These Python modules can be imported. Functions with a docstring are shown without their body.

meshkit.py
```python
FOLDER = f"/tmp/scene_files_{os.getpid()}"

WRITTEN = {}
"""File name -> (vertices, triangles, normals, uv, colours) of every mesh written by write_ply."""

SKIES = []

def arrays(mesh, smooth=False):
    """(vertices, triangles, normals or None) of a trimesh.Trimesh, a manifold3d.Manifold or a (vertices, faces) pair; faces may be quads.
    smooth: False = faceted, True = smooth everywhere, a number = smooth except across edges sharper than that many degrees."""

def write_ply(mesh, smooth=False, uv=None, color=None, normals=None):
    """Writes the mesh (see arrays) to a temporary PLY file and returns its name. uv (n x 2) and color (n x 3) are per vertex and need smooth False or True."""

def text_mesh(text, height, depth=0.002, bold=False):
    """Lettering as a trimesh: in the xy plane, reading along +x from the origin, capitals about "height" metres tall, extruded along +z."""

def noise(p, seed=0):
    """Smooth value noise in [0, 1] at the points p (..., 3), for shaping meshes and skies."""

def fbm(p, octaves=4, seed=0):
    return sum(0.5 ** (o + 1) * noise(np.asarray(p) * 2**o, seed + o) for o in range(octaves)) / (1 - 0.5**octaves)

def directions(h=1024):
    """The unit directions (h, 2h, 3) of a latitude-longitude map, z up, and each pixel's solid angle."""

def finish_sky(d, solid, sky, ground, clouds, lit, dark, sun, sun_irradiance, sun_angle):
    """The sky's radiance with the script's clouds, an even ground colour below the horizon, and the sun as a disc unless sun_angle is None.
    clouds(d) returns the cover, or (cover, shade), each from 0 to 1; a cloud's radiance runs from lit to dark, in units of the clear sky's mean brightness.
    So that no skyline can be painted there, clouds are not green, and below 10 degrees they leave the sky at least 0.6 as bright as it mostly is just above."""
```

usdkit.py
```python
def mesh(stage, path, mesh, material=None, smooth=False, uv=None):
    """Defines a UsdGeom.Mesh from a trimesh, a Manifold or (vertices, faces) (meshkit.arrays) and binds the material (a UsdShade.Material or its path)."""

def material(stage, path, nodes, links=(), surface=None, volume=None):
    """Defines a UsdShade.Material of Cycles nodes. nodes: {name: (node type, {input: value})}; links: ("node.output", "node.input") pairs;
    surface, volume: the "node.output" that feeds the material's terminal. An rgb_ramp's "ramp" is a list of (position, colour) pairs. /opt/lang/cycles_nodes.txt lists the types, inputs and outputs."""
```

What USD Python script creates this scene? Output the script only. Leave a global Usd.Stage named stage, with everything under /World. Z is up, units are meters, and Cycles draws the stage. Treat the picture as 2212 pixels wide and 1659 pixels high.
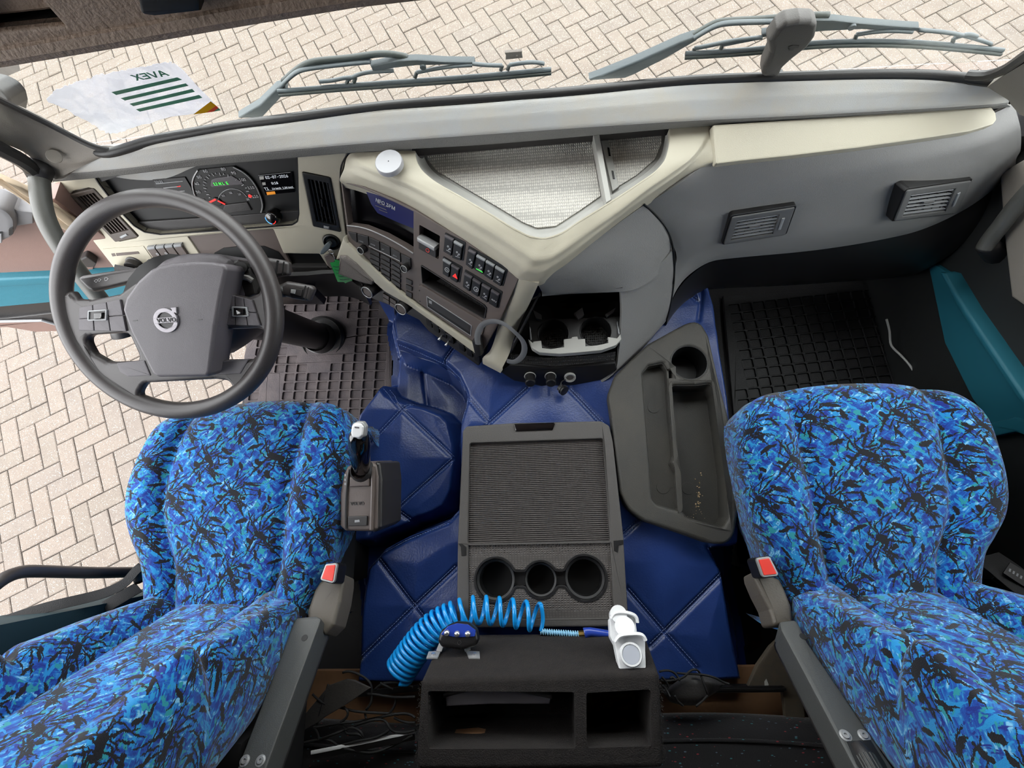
import math, random
import numpy as np, trimesh, shapely
from shapely.geometry import Polygon, Point
from shapely.geometry.polygon import orient
from scipy.interpolate import PchipInterpolator, CubicSpline
import mapbox_earcut
from pxr import Usd, UsdGeom, UsdLux, UsdShade, Gf, Sdf, Vt
import usdkit, meshkit

stage = Usd.Stage.CreateInMemory()
UsdGeom.Xform.Define(stage, '/World')
random.seed(7); rng = np.random.default_rng(7)

# ---------------- camera (solved from the paving joints seen in the photograph) ----------------
F = 988.55
CB = np.array([[0.99656, -0.03100, -0.07664], [0.05048, 0.96184, 0.26890], [-0.06538, -0.27184, 0.96012]])
def _basis():
    p, r, s = 1.28634743, -.27520865, math.radians(-13.4)
    cp, sp, cr, sr = math.cos(p), math.sin(p), math.cos(r), math.sin(r)
    rt, up, fw = np.array([1., 0, 0]), np.array([0, sp, cp]), np.array([0, cp, -sp])
    B = np.array([cr*rt + sr*up, -sr*rt + cr*up, fw])
    T = np.array([[math.cos(s), math.sin(s), 0], [-math.sin(s), math.cos(s), 0], [0, 0, 1]])
    return B @ T.T
CB = _basis(); EYE = np.array([0, 0, 1.5])
cam = UsdGeom.Camera.Define(stage, '/World/camera')
_m = np.eye(4); _m[0, :3] = CB[0]; _m[1, :3] = CB[1]; _m[2, :3] = -CB[2]; _m[3, :3] = EYE
cam.AddTransformOp().Set(Gf.Matrix4d(_m.tolist()))
cam.CreateHorizontalApertureAttr(36.0); cam.CreateVerticalApertureAttr(27.0)
cam.CreateFocalLengthAttr(F/2212*36.0); cam.CreateClippingRangeAttr(Gf.Vec2f(.02, 1000))
cam.CreateExposureAttr(EXPO := 0.35)

# ---------------- daylight: an even bright overcast sky ----------------
dome = UsdLux.DomeLight.Define(stage, '/World/overcast_sky')
dome.CreateIntensityAttr(1.6); dome.CreateColorAttr(Gf.Vec3f(.97, .985, 1.0))
sun = UsdLux.DistantLight.Define(stage, '/World/veiled_sun')
sun.CreateIntensityAttr(.5); sun.CreateAngleAttr(40.0); sun.CreateColorAttr(Gf.Vec3f(1, .97, .92))
sun.AddRotateXYZOp().Set(Gf.Vec3f(38, -14, 0))

# ---------------- helpers ----------------
def ray(x, y): return np.array([(x-1106)/F, -(y-829.5)/F, 1]) @ CB
def at(x, y, z): d = ray(x, y); return EYE + (z-EYE[2])/d[2]*d
def atx(x, y, X): d = ray(x, y); return EYE + X/d[0]*d
def aty(x, y, Y): d = ray(x, y); return EYE + Y/d[1]*d
def pix(p): q = CB @ (np.asarray(p, float)-EYE); return 1106+F*q[0]/q[2], 829.5-F*q[1]/q[2]
def nrm(v): v = np.asarray(v, float); return v/np.linalg.norm(v)
class Fr:
    """a frame: origin o, in-plane axes u, v and normal n"""
    def __init__(s, o, n, u=None):
        s.o = np.asarray(o, float); s.n = nrm(n)
        u = np.asarray(u if u is not None else np.cross([0, 1, 0] if abs(s.n[1]) < .9 else [0, 0, 1], s.n), float)
        s.u = nrm(u - s.n*(u @ s.n)); s.v = np.cross(s.n, s.u)
    def hit(s, x, y): d = ray(x, y); return EYE + ((s.o-EYE) @ s.n)/(d @ s.n)*d
    def uv(s, x, y): q = s.hit(x, y)-s.o; return np.array([q @ s.u, q @ s.v])
    def p(s, a, b, h=0): return s.o + a*s.u + b*s.v + h*s.n
    def put(s, m):
        v, f = np.asarray(m[0], float), m[1]
        return s.o + v[:, :1]*s.u + v[:, 1:2]*s.v + v[:, 2:3]*s.n, f
    def off(s, h): return Fr(s.o + h*s.n, s.n, s.u)
def fr3(a, b, c, flip=False):
    """the plane through three (px, py, z); its normal looks at the eye, u runs from a to b"""
    A, B_, C_ = (at(*q) for q in (a, b, c)); n = np.cross(B_-A, C_-A)
    if n @ (EYE-A) < 0: n = -n
    return Fr(A, n, B_-A)
def tri(P):
    P = orient(P); rings = [np.array(P.exterior.coords)[:-1]] + [np.array(i.coords)[:-1] for i in P.interiors]
    v = np.vstack(rings); e = np.cumsum([len(r) for r in rings]).astype(np.uint32)
    f = mapbox_earcut.triangulate_float64(v, e).reshape(-1, 3).astype(int)
    a, b, c = (v[f[:, k]] for k in range(3))
    fl = (b-a)[:, 0]*(c-a)[:, 1]-(b-a)[:, 1]*(c-a)[:, 0] < 0
    f[fl] = f[fl][:, ::-1]
    return rings, v, f
def prism(P, h0, h1, ch=0, cb=0):
    """a polygon extruded from h0 to h1; its top edge chamfered by ch"""
    if P.geom_type != 'Polygon': P = max(P.geoms, key=lambda g: g.area)
    rings, v, f = tri(P); n = len(v); ins = np.zeros_like(v); k = 0; sides = []
    for r in rings:
        m = len(r); d = np.roll(r, -1, 0)-r; L = np.linalg.norm(d, axis=1, keepdims=True); d = d/np.maximum(L, 1e-12)
        o = np.stack([d[:, 1], -d[:, 0]], 1); b = o+np.roll(o, 1, 0); bl = (b*b).sum(1, keepdims=True)
        ins[k:k+m] = -b*np.minimum(2/np.maximum(bl, .35), 3); i = np.arange(m)+k; sides.append((i, np.roll(i, -1))); k += m
    lay = [(v, h0)] if not cb else [(v+ins*cb, h0), (v, h0+cb)]
    lay += [(v, h1)] if not ch else [(v, h1-ch), (v+ins*ch*.3, h1-ch*.3), (v+ins*ch, h1)]
    V = np.vstack([np.c_[a, np.full(n, h)] for a, h in lay]); Fc = [f[:, ::-1], f+n*(len(lay)-1)]
    for l in range(len(lay)-1):
        for i, j in sides: Fc += [np.stack([i+l*n, j+l*n, j+l*n+n], 1), np.stack([i+l*n, j+l*n+n, i+l*n+n], 1)]
    return V, np.vstack(Fc)
def rnd(P, r, q=4):
    if r <= 0: return P
    return P.buffer(-r, join_style=2).buffer(2*r, quad_segs=q).buffer(-r, quad_segs=q)
def poly(fr, px, r=0, holes=()):
    P = Polygon([fr.uv(*q) for q in px]).buffer(0)
    P = rnd(P, r)
    for h in holes: P = P.difference(h)
    return P
def slab(fr, px, h0, h1, ch=0, r=0, holes=()): return fr.put(prism(poly(fr, px, r, holes), h0, h1, ch))
def disc(fr, c, rad, h0, h1, ch=0, n=28, hole=0):
    c = fr.uv(*c) if len(c) == 2 and max(map(abs, c)) > 5 else c
    P = Point(c).buffer(rad, quad_segs=n//4)
    if hole: P = P.difference(Point(c).buffer(hole, quad_segs=n//4))
    return fr.put(prism(P, h0, h1, ch))
def join(*ms):
    V, Fc, k = [], [], 0
    for v, f in ms:
        v = np.asarray(v); V.append(v); Fc.append(np.asarray(f)+k); k += len(v)
    return np.vstack(V), np.vstack(Fc)
def rs(P, n, smooth=True):
    P = np.asarray(P, float); d = np.r_[0, np.cumsum(np.linalg.norm(np.diff(P, axis=0), axis=1))]
    t = np.linspace(0, d[-1], n)
    if smooth and len(P) > 2: return np.stack([PchipInterpolator(d, P[:, k])(t) for k in range(P.shape[1])], 1)
    return np.stack([np.interp(t, d, P[:, k]) for k in range(P.shape[1])], 1)
def spl(P, n, closed=False):
    P = np.asarray(P, float)
    if closed: P = np.vstack([P, P[:1]])
    d = np.r_[0, np.cumsum(np.linalg.norm(np.diff(P, axis=0), axis=1)**.5)]
    c = CubicSpline(d, P, bc_type='periodic' if closed else 'natural'); t = np.linspace(0, d[-1], n + (1 if closed else 0))
    return c(t)[:-1] if closed else c(t)
def gridmesh(G):
    a, b = G.shape[:2]; i, j = np.meshgrid(np.arange(a-1), np.arange(b-1), indexing='ij'); k = (i*b+j).ravel()
    return G.reshape(-1, 3), np.vstack([np.stack([k, k+b, k+b+1], 1), np.stack([k, k+b+1, k+1], 1)])
def solid(G, t):
    """gives a grid of points a thickness t away from the eye side"""
    v, f = gridmesh(G); a, b = G.shape[:2]
    n = np.cross(np.gradient(G, axis=0), np.gradient(G, axis=1)).reshape(-1, 3); n /= np.linalg.norm(n, axis=1, keepdims=True)+1e-12
    if ((EYE-v)*n).sum() < 0: n = -n; f = f[:, ::-1]
    # f must wind to the eye side
    q = np.cross(v[f[:, 1]]-v[f[:, 0]], v[f[:, 2]]-v[f[:, 0]])
    if (q*n[f[:, 0]]).sum() < 0: f = f[:, ::-1]
    e = np.r_[np.arange(b), np.arange(1, a)*b+b-1, (a-1)*b+np.arange(b-2, -1, -1), np.arange(a-2, 0, -1)*b]; e2 = np.roll(e, -1); N = len(v)
    side = np.vstack([np.stack([e, e2, e2+N], 1), np.stack([e, e2+N, e+N], 1)])
    V = np.vstack([v, v-n*t]); Fc = np.vstack([f, f[:, ::-1]+N, side])
    m = trimesh.Trimesh(V, Fc, process=False)
    c = np.cross(V[side[0, 1]]-V[side[0, 0]], V[side[0, 2]]-V[side[0, 0]])
    if c @ (V[side[0, 0]]-V.mean(0)) < 0: Fc[-len(side):] = side[:, ::-1]
    return V, Fc
def rows3(rows, n): return [rs([at(*q) if len(q) == 3 else q for q in r], n) for r in rows]
def patch(rows, n=40, m=24, t=.006, lin=False, pre=False):
    """a surface through rows of (px, py, z), as a shell of thickness t"""
    R = np.array(rows if pre else rows3(rows, n)); d = np.r_[0, np.cumsum(np.linalg.norm(np.diff(R, axis=0), axis=2).mean(1))]
    tt = np.unique(np.r_[np.linspace(0, d[-1], m), d]) if lin else np.linspace(0, d[-1], m)
    if lin or len(R) < 3:
        G = np.stack([np.stack([np.interp(tt, d, R[:, j, k]) for k in range(3)], 1) for j in range(R.shape[1])], 1)
    else:
        G = PchipInterpolator(d, R, axis=0)(tt)
    return solid(G, t)
def tube(P, r, sides=10, n=None, closed=False, flat=1.0, upv=None):
    P = np.asarray(P, float)
    if n:
        if np.ndim(r): r = np.interp(np.linspace(0, 1, n), np.linspace(0, 1, len(r)), r)
        P = spl(P, n, closed)
    k = len(P); T = (np.roll(P, -1, 0)-np.roll(P, 1, 0)) if closed else np.gradient(P, axis=0)
    T /= np.linalg.norm(T, axis=1, keepdims=True)+1e-12
    a = np.cross(T[0], [0, 0, 1.] if abs(T[0][2]) < .9 else [1., 0, 0]) if upv is None else np.cross(T[0], upv); A = []
    for q in T: a = nrm(a-q*(a @ q)); A.append(a)
    A = np.array(A); Bv = np.cross(T, A); r = np.broadcast_to(r, (k,)); th = np.arange(sides)*2*np.pi/sides
    V = P[:, None]+r[:, None, None]*(np.cos(th)[None, :, None]*A[:, None]+flat*np.sin(th)[None, :, None]*Bv[:, None])
    i, j = np.meshgrid(np.arange(k if closed else k-1), np.arange(sides), indexing='ij'); i2, j2 = (i+1) % k, (j+1) % sides
    a0, b0, c0, d0 = (i*sides+j).ravel(), (i*sides+j2).ravel(), (i2*sides+j2).ravel(), (i2*sides+j).ravel()
    Fc = [np.stack([a0, b0, c0], 1), np.stack([a0, c0, d0], 1)]; V = V.reshape(-1, 3)
    if not closed:
        V = np.vstack([V, P[:1], P[-1:]]); m = k*sides; s = np.arange(sides); s2 = (s+1) % sides
        Fc += [np.stack([np.full(sides, m), s2, s], 1), np.stack([np.full(sides, m+1), (k-1)*sides+s, (k-1)*sides+s2], 1)]
    return V, np.vstack(Fc)
def lathe(fr, c, prof, n=28):
    """profile (radius, height) turned about the frame's normal at c"""
    c = fr.uv(*c) if max(map(abs, c)) > 5 else np.asarray(c); th = np.arange(n)*2*np.pi/n; k = len(prof)
    V = np.array([[c[0]+r*math.cos(t), c[1]+r*math.sin(t), h] for r, h in prof for t in th])
    i, j = np.meshgrid(np.arange(k-1), np.arange(n), indexing='ij'); j2 = (j+1) % n
    a0, b0, c0, d0 = (i*n+j).ravel(), (i*n+j2).ravel(), ((i+1)*n+j2).ravel(), ((i+1)*n+j).ravel()
    return fr.put((V, np.vstack([np.stack([a0, b0, c0], 1), np.stack([a0, c0, d0], 1)])))
def bx(lo, hi, ch=.003):
    lo, hi = np.minimum(lo, hi), np.maximum(lo, hi); P = shapely.box(lo[0], lo[1], hi[0], hi[1])
    return prism(P, lo[2], hi[2], ch, ch)
def bar(a, b, w, h, ch=.002, n=None):
    """a bar of width w and height h from a to b, its top towards n"""
    a, b = np.asarray(a, float), np.asarray(b, float); fr = Fr(a, n if n is not None else EYE-a, b-a); L = (b-a) @ fr.u
    return fr.put(prism(shapely.box(0, -w/2, L, w/2), -h/2, h/2, ch, ch))
def text(fr, p0, p1, s, h, depth=.0006, mirror=False, bold=True, off=.0004, sx=1.0):
    """lettering on a plane: baseline from pixel p0 towards p1, capitals h metres tall"""
    m = meshkit.text_mesh(s, h, depth, bold); v, f = np.array(m.vertices), np.array(m.faces)
    a, b = fr.uv(*p0), fr.uv(*p1); d = (b-a)/np.linalg.norm(b-a); e = np.array([-d[1], d[0]])
    if mirror: e = -e; f = f[:, ::-1]
    if (np.cross(fr.u, fr.v) @ fr.n) < 0: f = f[:, ::-1]
    q = a+v[:, :1]*d*sx+v[:, 1:2]*e
    return fr.put((np.c_[q, v[:, 2]+off], f))
used = {}
def uniq(path):
    k = used.get(path, 0); used[path] = k+1
    return path if k == 0 else f'{path}_{k:03d}'
LOC = {}
def tag(p, label=None, cat=None, group=None, kind=None):
    for k, v in (('label', label), ('category', cat), ('group', group), ('kind', kind)):
        if v: p.SetCustomDataByKey(k, v)
def thing(name, label, cat, loc=(0, 0, 0), group=None, kind=None):
    x = UsdGeom.Xform.Define(stage, uniq('/World/'+name)); x.AddTranslateOp().Set(Gf.Vec3d(*map(float, loc)))
    tag(x.GetPrim(), label, cat, group, kind); pth = str(x.GetPath()); LOC[pth] = np.asarray(loc, float); return pth
def part(parent, name, mesh, m, smooth=35, label=None, kind=None, uv=None):
    pth = uniq(f'{parent}/{name}'); loc = LOC.get(parent, np.zeros(3)); LOC[pth] = loc
    v, f = mesh if isinstance(mesh, tuple) else (np.array(mesh.vertices), np.array(mesh.faces))
    u = usdkit.mesh(stage, pth, (np.asarray(v)-loc, f), MATS[m], smooth if uv is None else True, uv)
    tag(u.GetPrim(), label, None, None, kind); return pth
def single(name, mesh, m, label, cat, smooth=35, kind=None, group=None):
    pth = part('/World', name, mesh, m, smooth); tag(stage.GetPrimAtPath(pth), label, cat, group, kind); return pth
# ---------------- materials ----------------
MATS = {}
def lin(c): return tuple(((v/255)/12.92 if v/255 <= .04045 else ((v/255+.055)/1.055)**2.4) for v in c)
def mat(name, rgb, rough=.5, grain=None, var=None, metal=0, spec=.5, coat=0, emit=0, sheen=0):
    """one plastic, cloth or metal; grain = (scale, strength) of fine relief, var = (scale, other colour, amount) of wear"""
    N = {'p': ('principled_bsdf', {'base_color': lin(rgb), 'roughness': rough, 'metallic': metal, 'specular_ior_level': spec, 'coat_weight': coat, 'sheen_weight': sheen})}; L = []
    if emit: N['p'][1].update(emission_color=lin(rgb), emission_strength=emit)
    if grain or var: N['tc'] = ('texture_coordinate', {})
    if grain:
        N['n'] = ('noise_texture', {'scale': grain[0], 'detail': 3.0}); N['b'] = ('bump', {'strength': grain[1], 'distance': .002})
        L += [('tc.object', 'n.vector'), ('n.fac', 'b.height'), ('b.normal', 'p.normal')]
    if var:
        N['n2'] = ('noise_texture', {'scale': var[0], 'detail': 5.0, 'roughness': .65}); N['r'] = ('rgb_ramp', {'ramp': [(.38, lin(rgb)), (.38+var[2], lin(var[1]))]})
        L += [('tc.object', 'n2.vector'), ('n2.fac', 'r.fac'), ('r.color', 'p.base_color')]
    MATS[name] = usdkit.material(stage, f'/World/Looks/{name}', N, L, 'p.BSDF'); return name
mat('beige', (176, 170, 153), .5, (700, .12)); mat('pad_grey', (176, 177, 176), .55, (650, .2), (14, (180, 174, 162), .4))
mat('body_grey', (122, 121, 120), .5, (650, .22)); mat('panel_brown', (92, 82, 78), .5, (800, .12)); mat('dark_plastic', (44, 42, 42), .45, (800, .12))
mat('black_plastic', (22, 21, 22), .42, (800, .1)); mat('black', (6, 6, 7), .5); mat('rubber', (34, 33, 33), .45, (400, .1)); mat('piano', (8, 7, 10), .12, coat=.5)
mat('tray_grey', (164, 163, 158), .55, (700, .1)); mat('light_grey', (140, 142, 144), .45); mat('white', (222, 222, 222), .4); mat('chrome', (205, 205, 207), .2, metal=.8)
mat('steel', (158, 158, 158), .4, metal=.35); mat('emblem_metal', (126, 123, 127), .4, metal=.6); mat('ring_silver', (150, 150, 150), .35, metal=.3); mat('screen_dark', (5, 4, 8), .22, spec=.25); mat('white_print', (165, 165, 168), .5); mat('lit_white', (190, 194, 200), .5, emit=.35)
mat('lit_green', (60, 215, 70), .5, emit=.8); mat('lit_red', (235, 40, 35), .5, emit=.8); mat('lit_amber', (210, 130, 30), .5, emit=.4); mat('lit_blue', (6, 12, 62), .35, emit=.35)
mat('lit_cyan', (70, 150, 230), .4, emit=.9); mat('red', (215, 60, 50), .35); mat('teal', (26, 98, 114), .6, (300, .1)); mat('door_taupe', (118, 94, 86), .6, (600, .15))
mat('pillar_grey', (128, 122, 114), .6, (600, .18)); mat('header', (168, 146, 128), .7, (240, .6)); mat('wheel_black', (56, 52, 52), .42, (900, .1)); mat('hub_grey', (80, 76, 80), .5, (900, .18))
mat('cream_paint', (188, 170, 146), .35); mat('green_tag', (10, 120, 50), .4); mat('wiper_metal', (70, 78, 82), .5); mat('wiper_rubber', (52, 58, 56), .5)
# ================= the paving outside =================
GZ = -1.1022; U = .107
def brick_mat(name, a, b):
    MATS[name] = usdkit.material(stage, f'/World/Looks/{name}', {
        'tc': ('geometry', {}), 'n': ('noise_texture', {'scale': 9.0, 'detail': 6.0, 'roughness': .7}), 'r': ('rgb_ramp', {'ramp': [(.3, lin(a)), (.7, lin(b))]}),
        'v': ('voronoi_texture', {'scale': 130.0, 'randomness': 1.0}), 'lt': ('math', {'math_type': 'less_than', 'value2': .3}), 'w': ('white_noise_texture', {}), 'gt': ('math', {'math_type': 'greater_than', 'value2': .72}),
        'mu': ('math', {'math_type': 'multiply'}), 'mx': ('mix_color', {'b': lin((160, 152, 140))}),
        'v2': ('noise_texture', {'scale': 260.0, 'detail': 3.0}), 'r2': ('rgb_ramp', {'ramp': [(.35, (.72, .72, .72)), (.6, (1.05, 1.05, 1.05))]}), 'm2': ('mix_color', {'blend_type': 'multiply', 'fac': 1.0}),
        'b': ('bump', {'strength': .35, 'distance': .002}), 'p': ('principled_bsdf', {'roughness': .85})},
        [('tc.position', 'n.vector'), ('n.fac', 'r.fac'), ('tc.position', 'v.vector'), ('v.distance', 'lt.value1'), ('v.position', 'w.vector'), ('w.value', 'gt.value1'), ('lt.value', 'mu.value1'), ('gt.value', 'mu.value2'),
         ('tc.position', 'v2.vector'), ('v2.fac', 'r2.fac'), ('r.color', 'm2.a'), ('r2.color', 'm2.b'), ('m2.result', 'mx.a'), ('mu.value', 'mx.fac'), ('mx.result', 'p.base_color'), ('v2.fac', 'b.height'), ('b.normal', 'p.normal')], 'p.BSDF')
brick_mat('brick_a', (100, 90, 82), (109, 99, 90)); brick_mat('brick_b', (98, 89, 81), (107, 98, 89)); brick_mat('brick_c', (102, 92, 84), (111, 101, 92)); brick_mat('brick_d', (98, 89, 82), (107, 98, 90))
mat('joint_sand', (50, 44, 39), .95, (300, .3))
GA = .2093 - math.radians(-13.4)          # the joints' direction in the cab's frame
ga = np.array([math.cos(GA), math.sin(GA)]); gb = np.array([ga[1], -ga[0]])
GO = at(960+195/6.9125, 628/6.9125, GZ)[:2]
pave = thing('pavement', 'pale cream concrete herringbone paving outside the cab', 'pavement', kind='structure')
WIN = [Polygon([(0, 135), (760, 0), (2212, 0), (2212, 130), (2150, 172), (1700, 160), (1100, 200), (600, 260), (240, 322), (0, 215)]),
       Polygon([(0, 690), (130, 700), (200, 800), (330, 900), (290, 980), (265, 1080), (300, 1240), (0, 1310)]), Polygon([(185, 720), (290, 720), (310, 785), (240, 785)]), Polygon([(305, 850), (350, 820), (500, 825), (505, 850), (440, 875), (350, 875)])]
bricks = []
for m in range(-22, 23):
    for k in range(-60, 60):
        for (i, j, w, h) in ((k+4*m, k-1, 2, 1), (k+4*m+2, k-2, 1, 2)):
            c = GO+((i+w/2)*ga+(j+h/2)*gb)*U
            if not (-4.2 < c[0] < 4.2 and -1.6 < c[1] < 4.4): continue
            q = CB @ (np.r_[c, GZ]-EYE); vis = 0
            if q[2] > .3:
                P = Point(pix(np.r_[c, GZ])); vis = max((w_.contains(P) or w_.distance(P) < 22) for w_ in WIN)
            bricks.append((not vis, q[2] if q[2] > 0 else 99, c, w, h))
bricks.sort(key=lambda b: (b[0], b[1])); far = []
for n, (nv, d, c, w, h) in enumerate(bricks):
    z = GZ+rng.normal(0, .0014); g = .0026; t = rng.normal(0, .006)
    A = ga*math.cos(t)+gb*math.sin(t); Bq = np.array([A[1], -A[0]]); c = c+rng.normal(0, .0008, 2)
    V = []
    for zz, s in ((z-.05, g), (z-.004, g), (z, g+.004)):
        for sx, sy in ((-1, -1), (1, -1), (1, 1), (-1, 1)): V.append(np.r_[c+A*sx*(w*U/2-s)-Bq*sy*(h*U/2-s), zz])
    Fc = [[8, 9, 10], [8, 10, 11]]
    for l in (0, 4):
        for a_ in range(4): b_ = (a_+1) % 4; Fc += [[l+a_, l+b_, l+b_+4], [l+a_, l+b_+4, l+a_+4]]
    if n < 300: part(pave, 'brick', (np.array(V), np.array(Fc)), 'brick_'+'abcd'[rng.integers(4)], False)
    else: far.append((np.array(V), np.array(Fc)))
part(pave, 'brick_field', join(*far), 'brick_a', False, 'farther bricks of the same herringbone paving', 'stuff')
part(pave, 'sand_bed', bx((-30, -30, GZ-.2), (30, 30, GZ-.0065)), 'joint_sand')

# ================= the cab shell =================
def shell(name, mesh, m, label, smooth=35): return single(name, mesh, m, label, name.split('_')[0], smooth, 'structure')
mat('floor_rubber', (30, 29, 31), .7, (300, .3)); mat('headliner', (140, 132, 124), .8, (300, .3)); mat('dark_trim', (40, 42, 44), .7, (500, .2)); mat('dark_teal', (20, 46, 52), .7, (400, .2))
shell('floor', bx((-1.07, -1.3, -.08), (1.14, .95, -.012)), 'floor_rubber', 'black rubber covered cab floor')
WL = bx((-1.14, -1.3, -.3), (-1.03, -.17, 1.8)); shell('wall_left', WL, 'dark_teal', 'dark teal trimmed wall behind the open driver door')
shell('wall_back', bx((-1.14, -1.38, -.3), (1.2, -1.3, 1.8)), 'headliner', 'rear wall of the cab')
shell('wall_right', bx((1.12, -1.3, -.3), (1.2, -.2, 1.8)), 'dark_trim', 'right side wall behind the passenger door')
shell('wall_front', join(bx((-1.06, .84, -.35), (1.16, .87, .60)), bx((1.06, .76, -.1), (1.16, .87, .60))), 'black_plastic', 'black firewall under the dashboard')
roof = prism(shapely.box(-1.14, -1.38, 1.2, .72), 1.78, 1.83)
shell('ceiling', roof, 'headliner', 'pale cab roof')
# overhead header trim above the windscreen
HF = Fr((0, .375, 1.25), (0, -1, .10), (1, 0, 0)); hd = thing('trim_1', 'brown grey grained overhead header above the windscreen', 'trim', (0, .375, 1.25), kind='structure')
hx = [HF.uv(0, 130), HF.uv(260, 86), HF.uv(520, 40), HF.uv(760, 0)]
HP = Polygon([(-1.1, hx[0][1]-.02), *hx, (.3, .010), (1.1, .004), (1.1, .53), (-1.1, .53)]); slot = Polygon([HF.uv(-60, -25), HF.uv(72, -18), HF.uv(138, 56), HF.uv(-60, 75)])
part(hd, 'face_panel', HF.put(prism(HP.difference(slot), -.012, .0, .003)), 'header'); part(hd, 'slot_lining', HF.put(prism(slot.buffer(.004), -.10, -.09)), 'black', label='dark recessed compartment in the header')
part(hd, 'slot_walls', HF.put(prism(slot.buffer(.012).difference(slot), -.10, -.006)), 'black_plastic'); part(hd, 'slot_divider', HF.put(prism(Polygon([HF.uv(-60, 12), HF.uv(98, 8), HF.uv(104, 14), HF.uv(-60, 24)]), -.09, -.03)), 'black')
part(hd, 'body', join(bx((-1.1, .48, 1.27), (1.1, .70, 1.78)), bx((-1.1, .39, 1.262), (1.1, .70, 1.285))), 'header')
part(hd, 'edge_lip', tube([HF.p(a, b+.002, -.004) for a, b in [(-1.1, hx[0][1]-.02), *hx, (.3, .010), (1.1, .004)]], .0085, 8), 'header'); part(hd, 'visor_plate', slab(HF, [(306, -30), (312, 6), (322, 13), (345, 16), (440, 5), (440, -30)], 0, .012, .003), 'black', label='dark plate on the header')
# windscreen pillars
pl = thing('trim_2', 'grey left windscreen pillar cover with a round screw cap', 'trim', (-.95, .7, .85), kind='structure')
part(pl, 'pillar_cover', patch([[(-420, -8, 1.30), (-150, 143, 1.06), (0, 222, .93), (130, 287, .84), (205, 323, .80), (238, 331, .79)], [(-420, 40, 1.28), (-150, 185, 1.04), (0, 262, .915), (90, 316, .83), (160, 352, .785), (215, 342, .78)], [(-420, 85, 1.24), (-150, 226, 1.0), (0, 306, .88), (60, 334, .82), (98, 368, .77), (120, 388, .755)]], 40, 16, .02), 'pillar_grey')
PF = fr3((90, 330, .825), (140, 345, .80), (110, 355, .808)); part(pl, 'screw_cap', disc(PF, (117, 338), .0125, .0, .0055, .001), 'pillar_grey')
part(pl, 'door_seal', tube([at(-300, 168, 1.10), at(-100, 268, .95), at(0, 322, .875), at(45, 346, .83), at(80, 375, .78)], .014, 8, 20), 'rubber')
part(pl, 'window_gasket', tube([at(-420, -14, 1.31), at(-150, 137, 1.07), at(0, 216, .94), at(130, 281, .85), at(200, 316, .81), at(236, 325, .795)], .0055, 8, 30), 'rubber')
pr = thing('trim_3', 'grey right windscreen pillar cover beside the dashboard end', 'trim', (.9, .7, .85), kind='structure')
part(pr, 'pillar_cover', patch([[(2640, -120, 1.4), (2400, 20, 1.15), (2212, 137, .89), (2150, 175, .82), (2132, 188, .79)], [(2640, -20, 1.36), (2400, 100, 1.10), (2230, 200, .84), (2180, 214, .79), (2168, 210, .78)], [(2640, 80, 1.30), (2400, 170, 1.05), (2230, 250, .81), (2198, 240, .765), (2182, 224, .765)]], 30, 14, .02), 'pillar_grey')
part(pr, 'window_gasket', tube([at(2640, -130, 1.41), at(2400, 10, 1.16), at(2212, 122, .90), at(2170, 150, .85), at(2130, 163, .82), at(2090, 162, .805)], .008, 8, 24), 'rubber')
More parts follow.
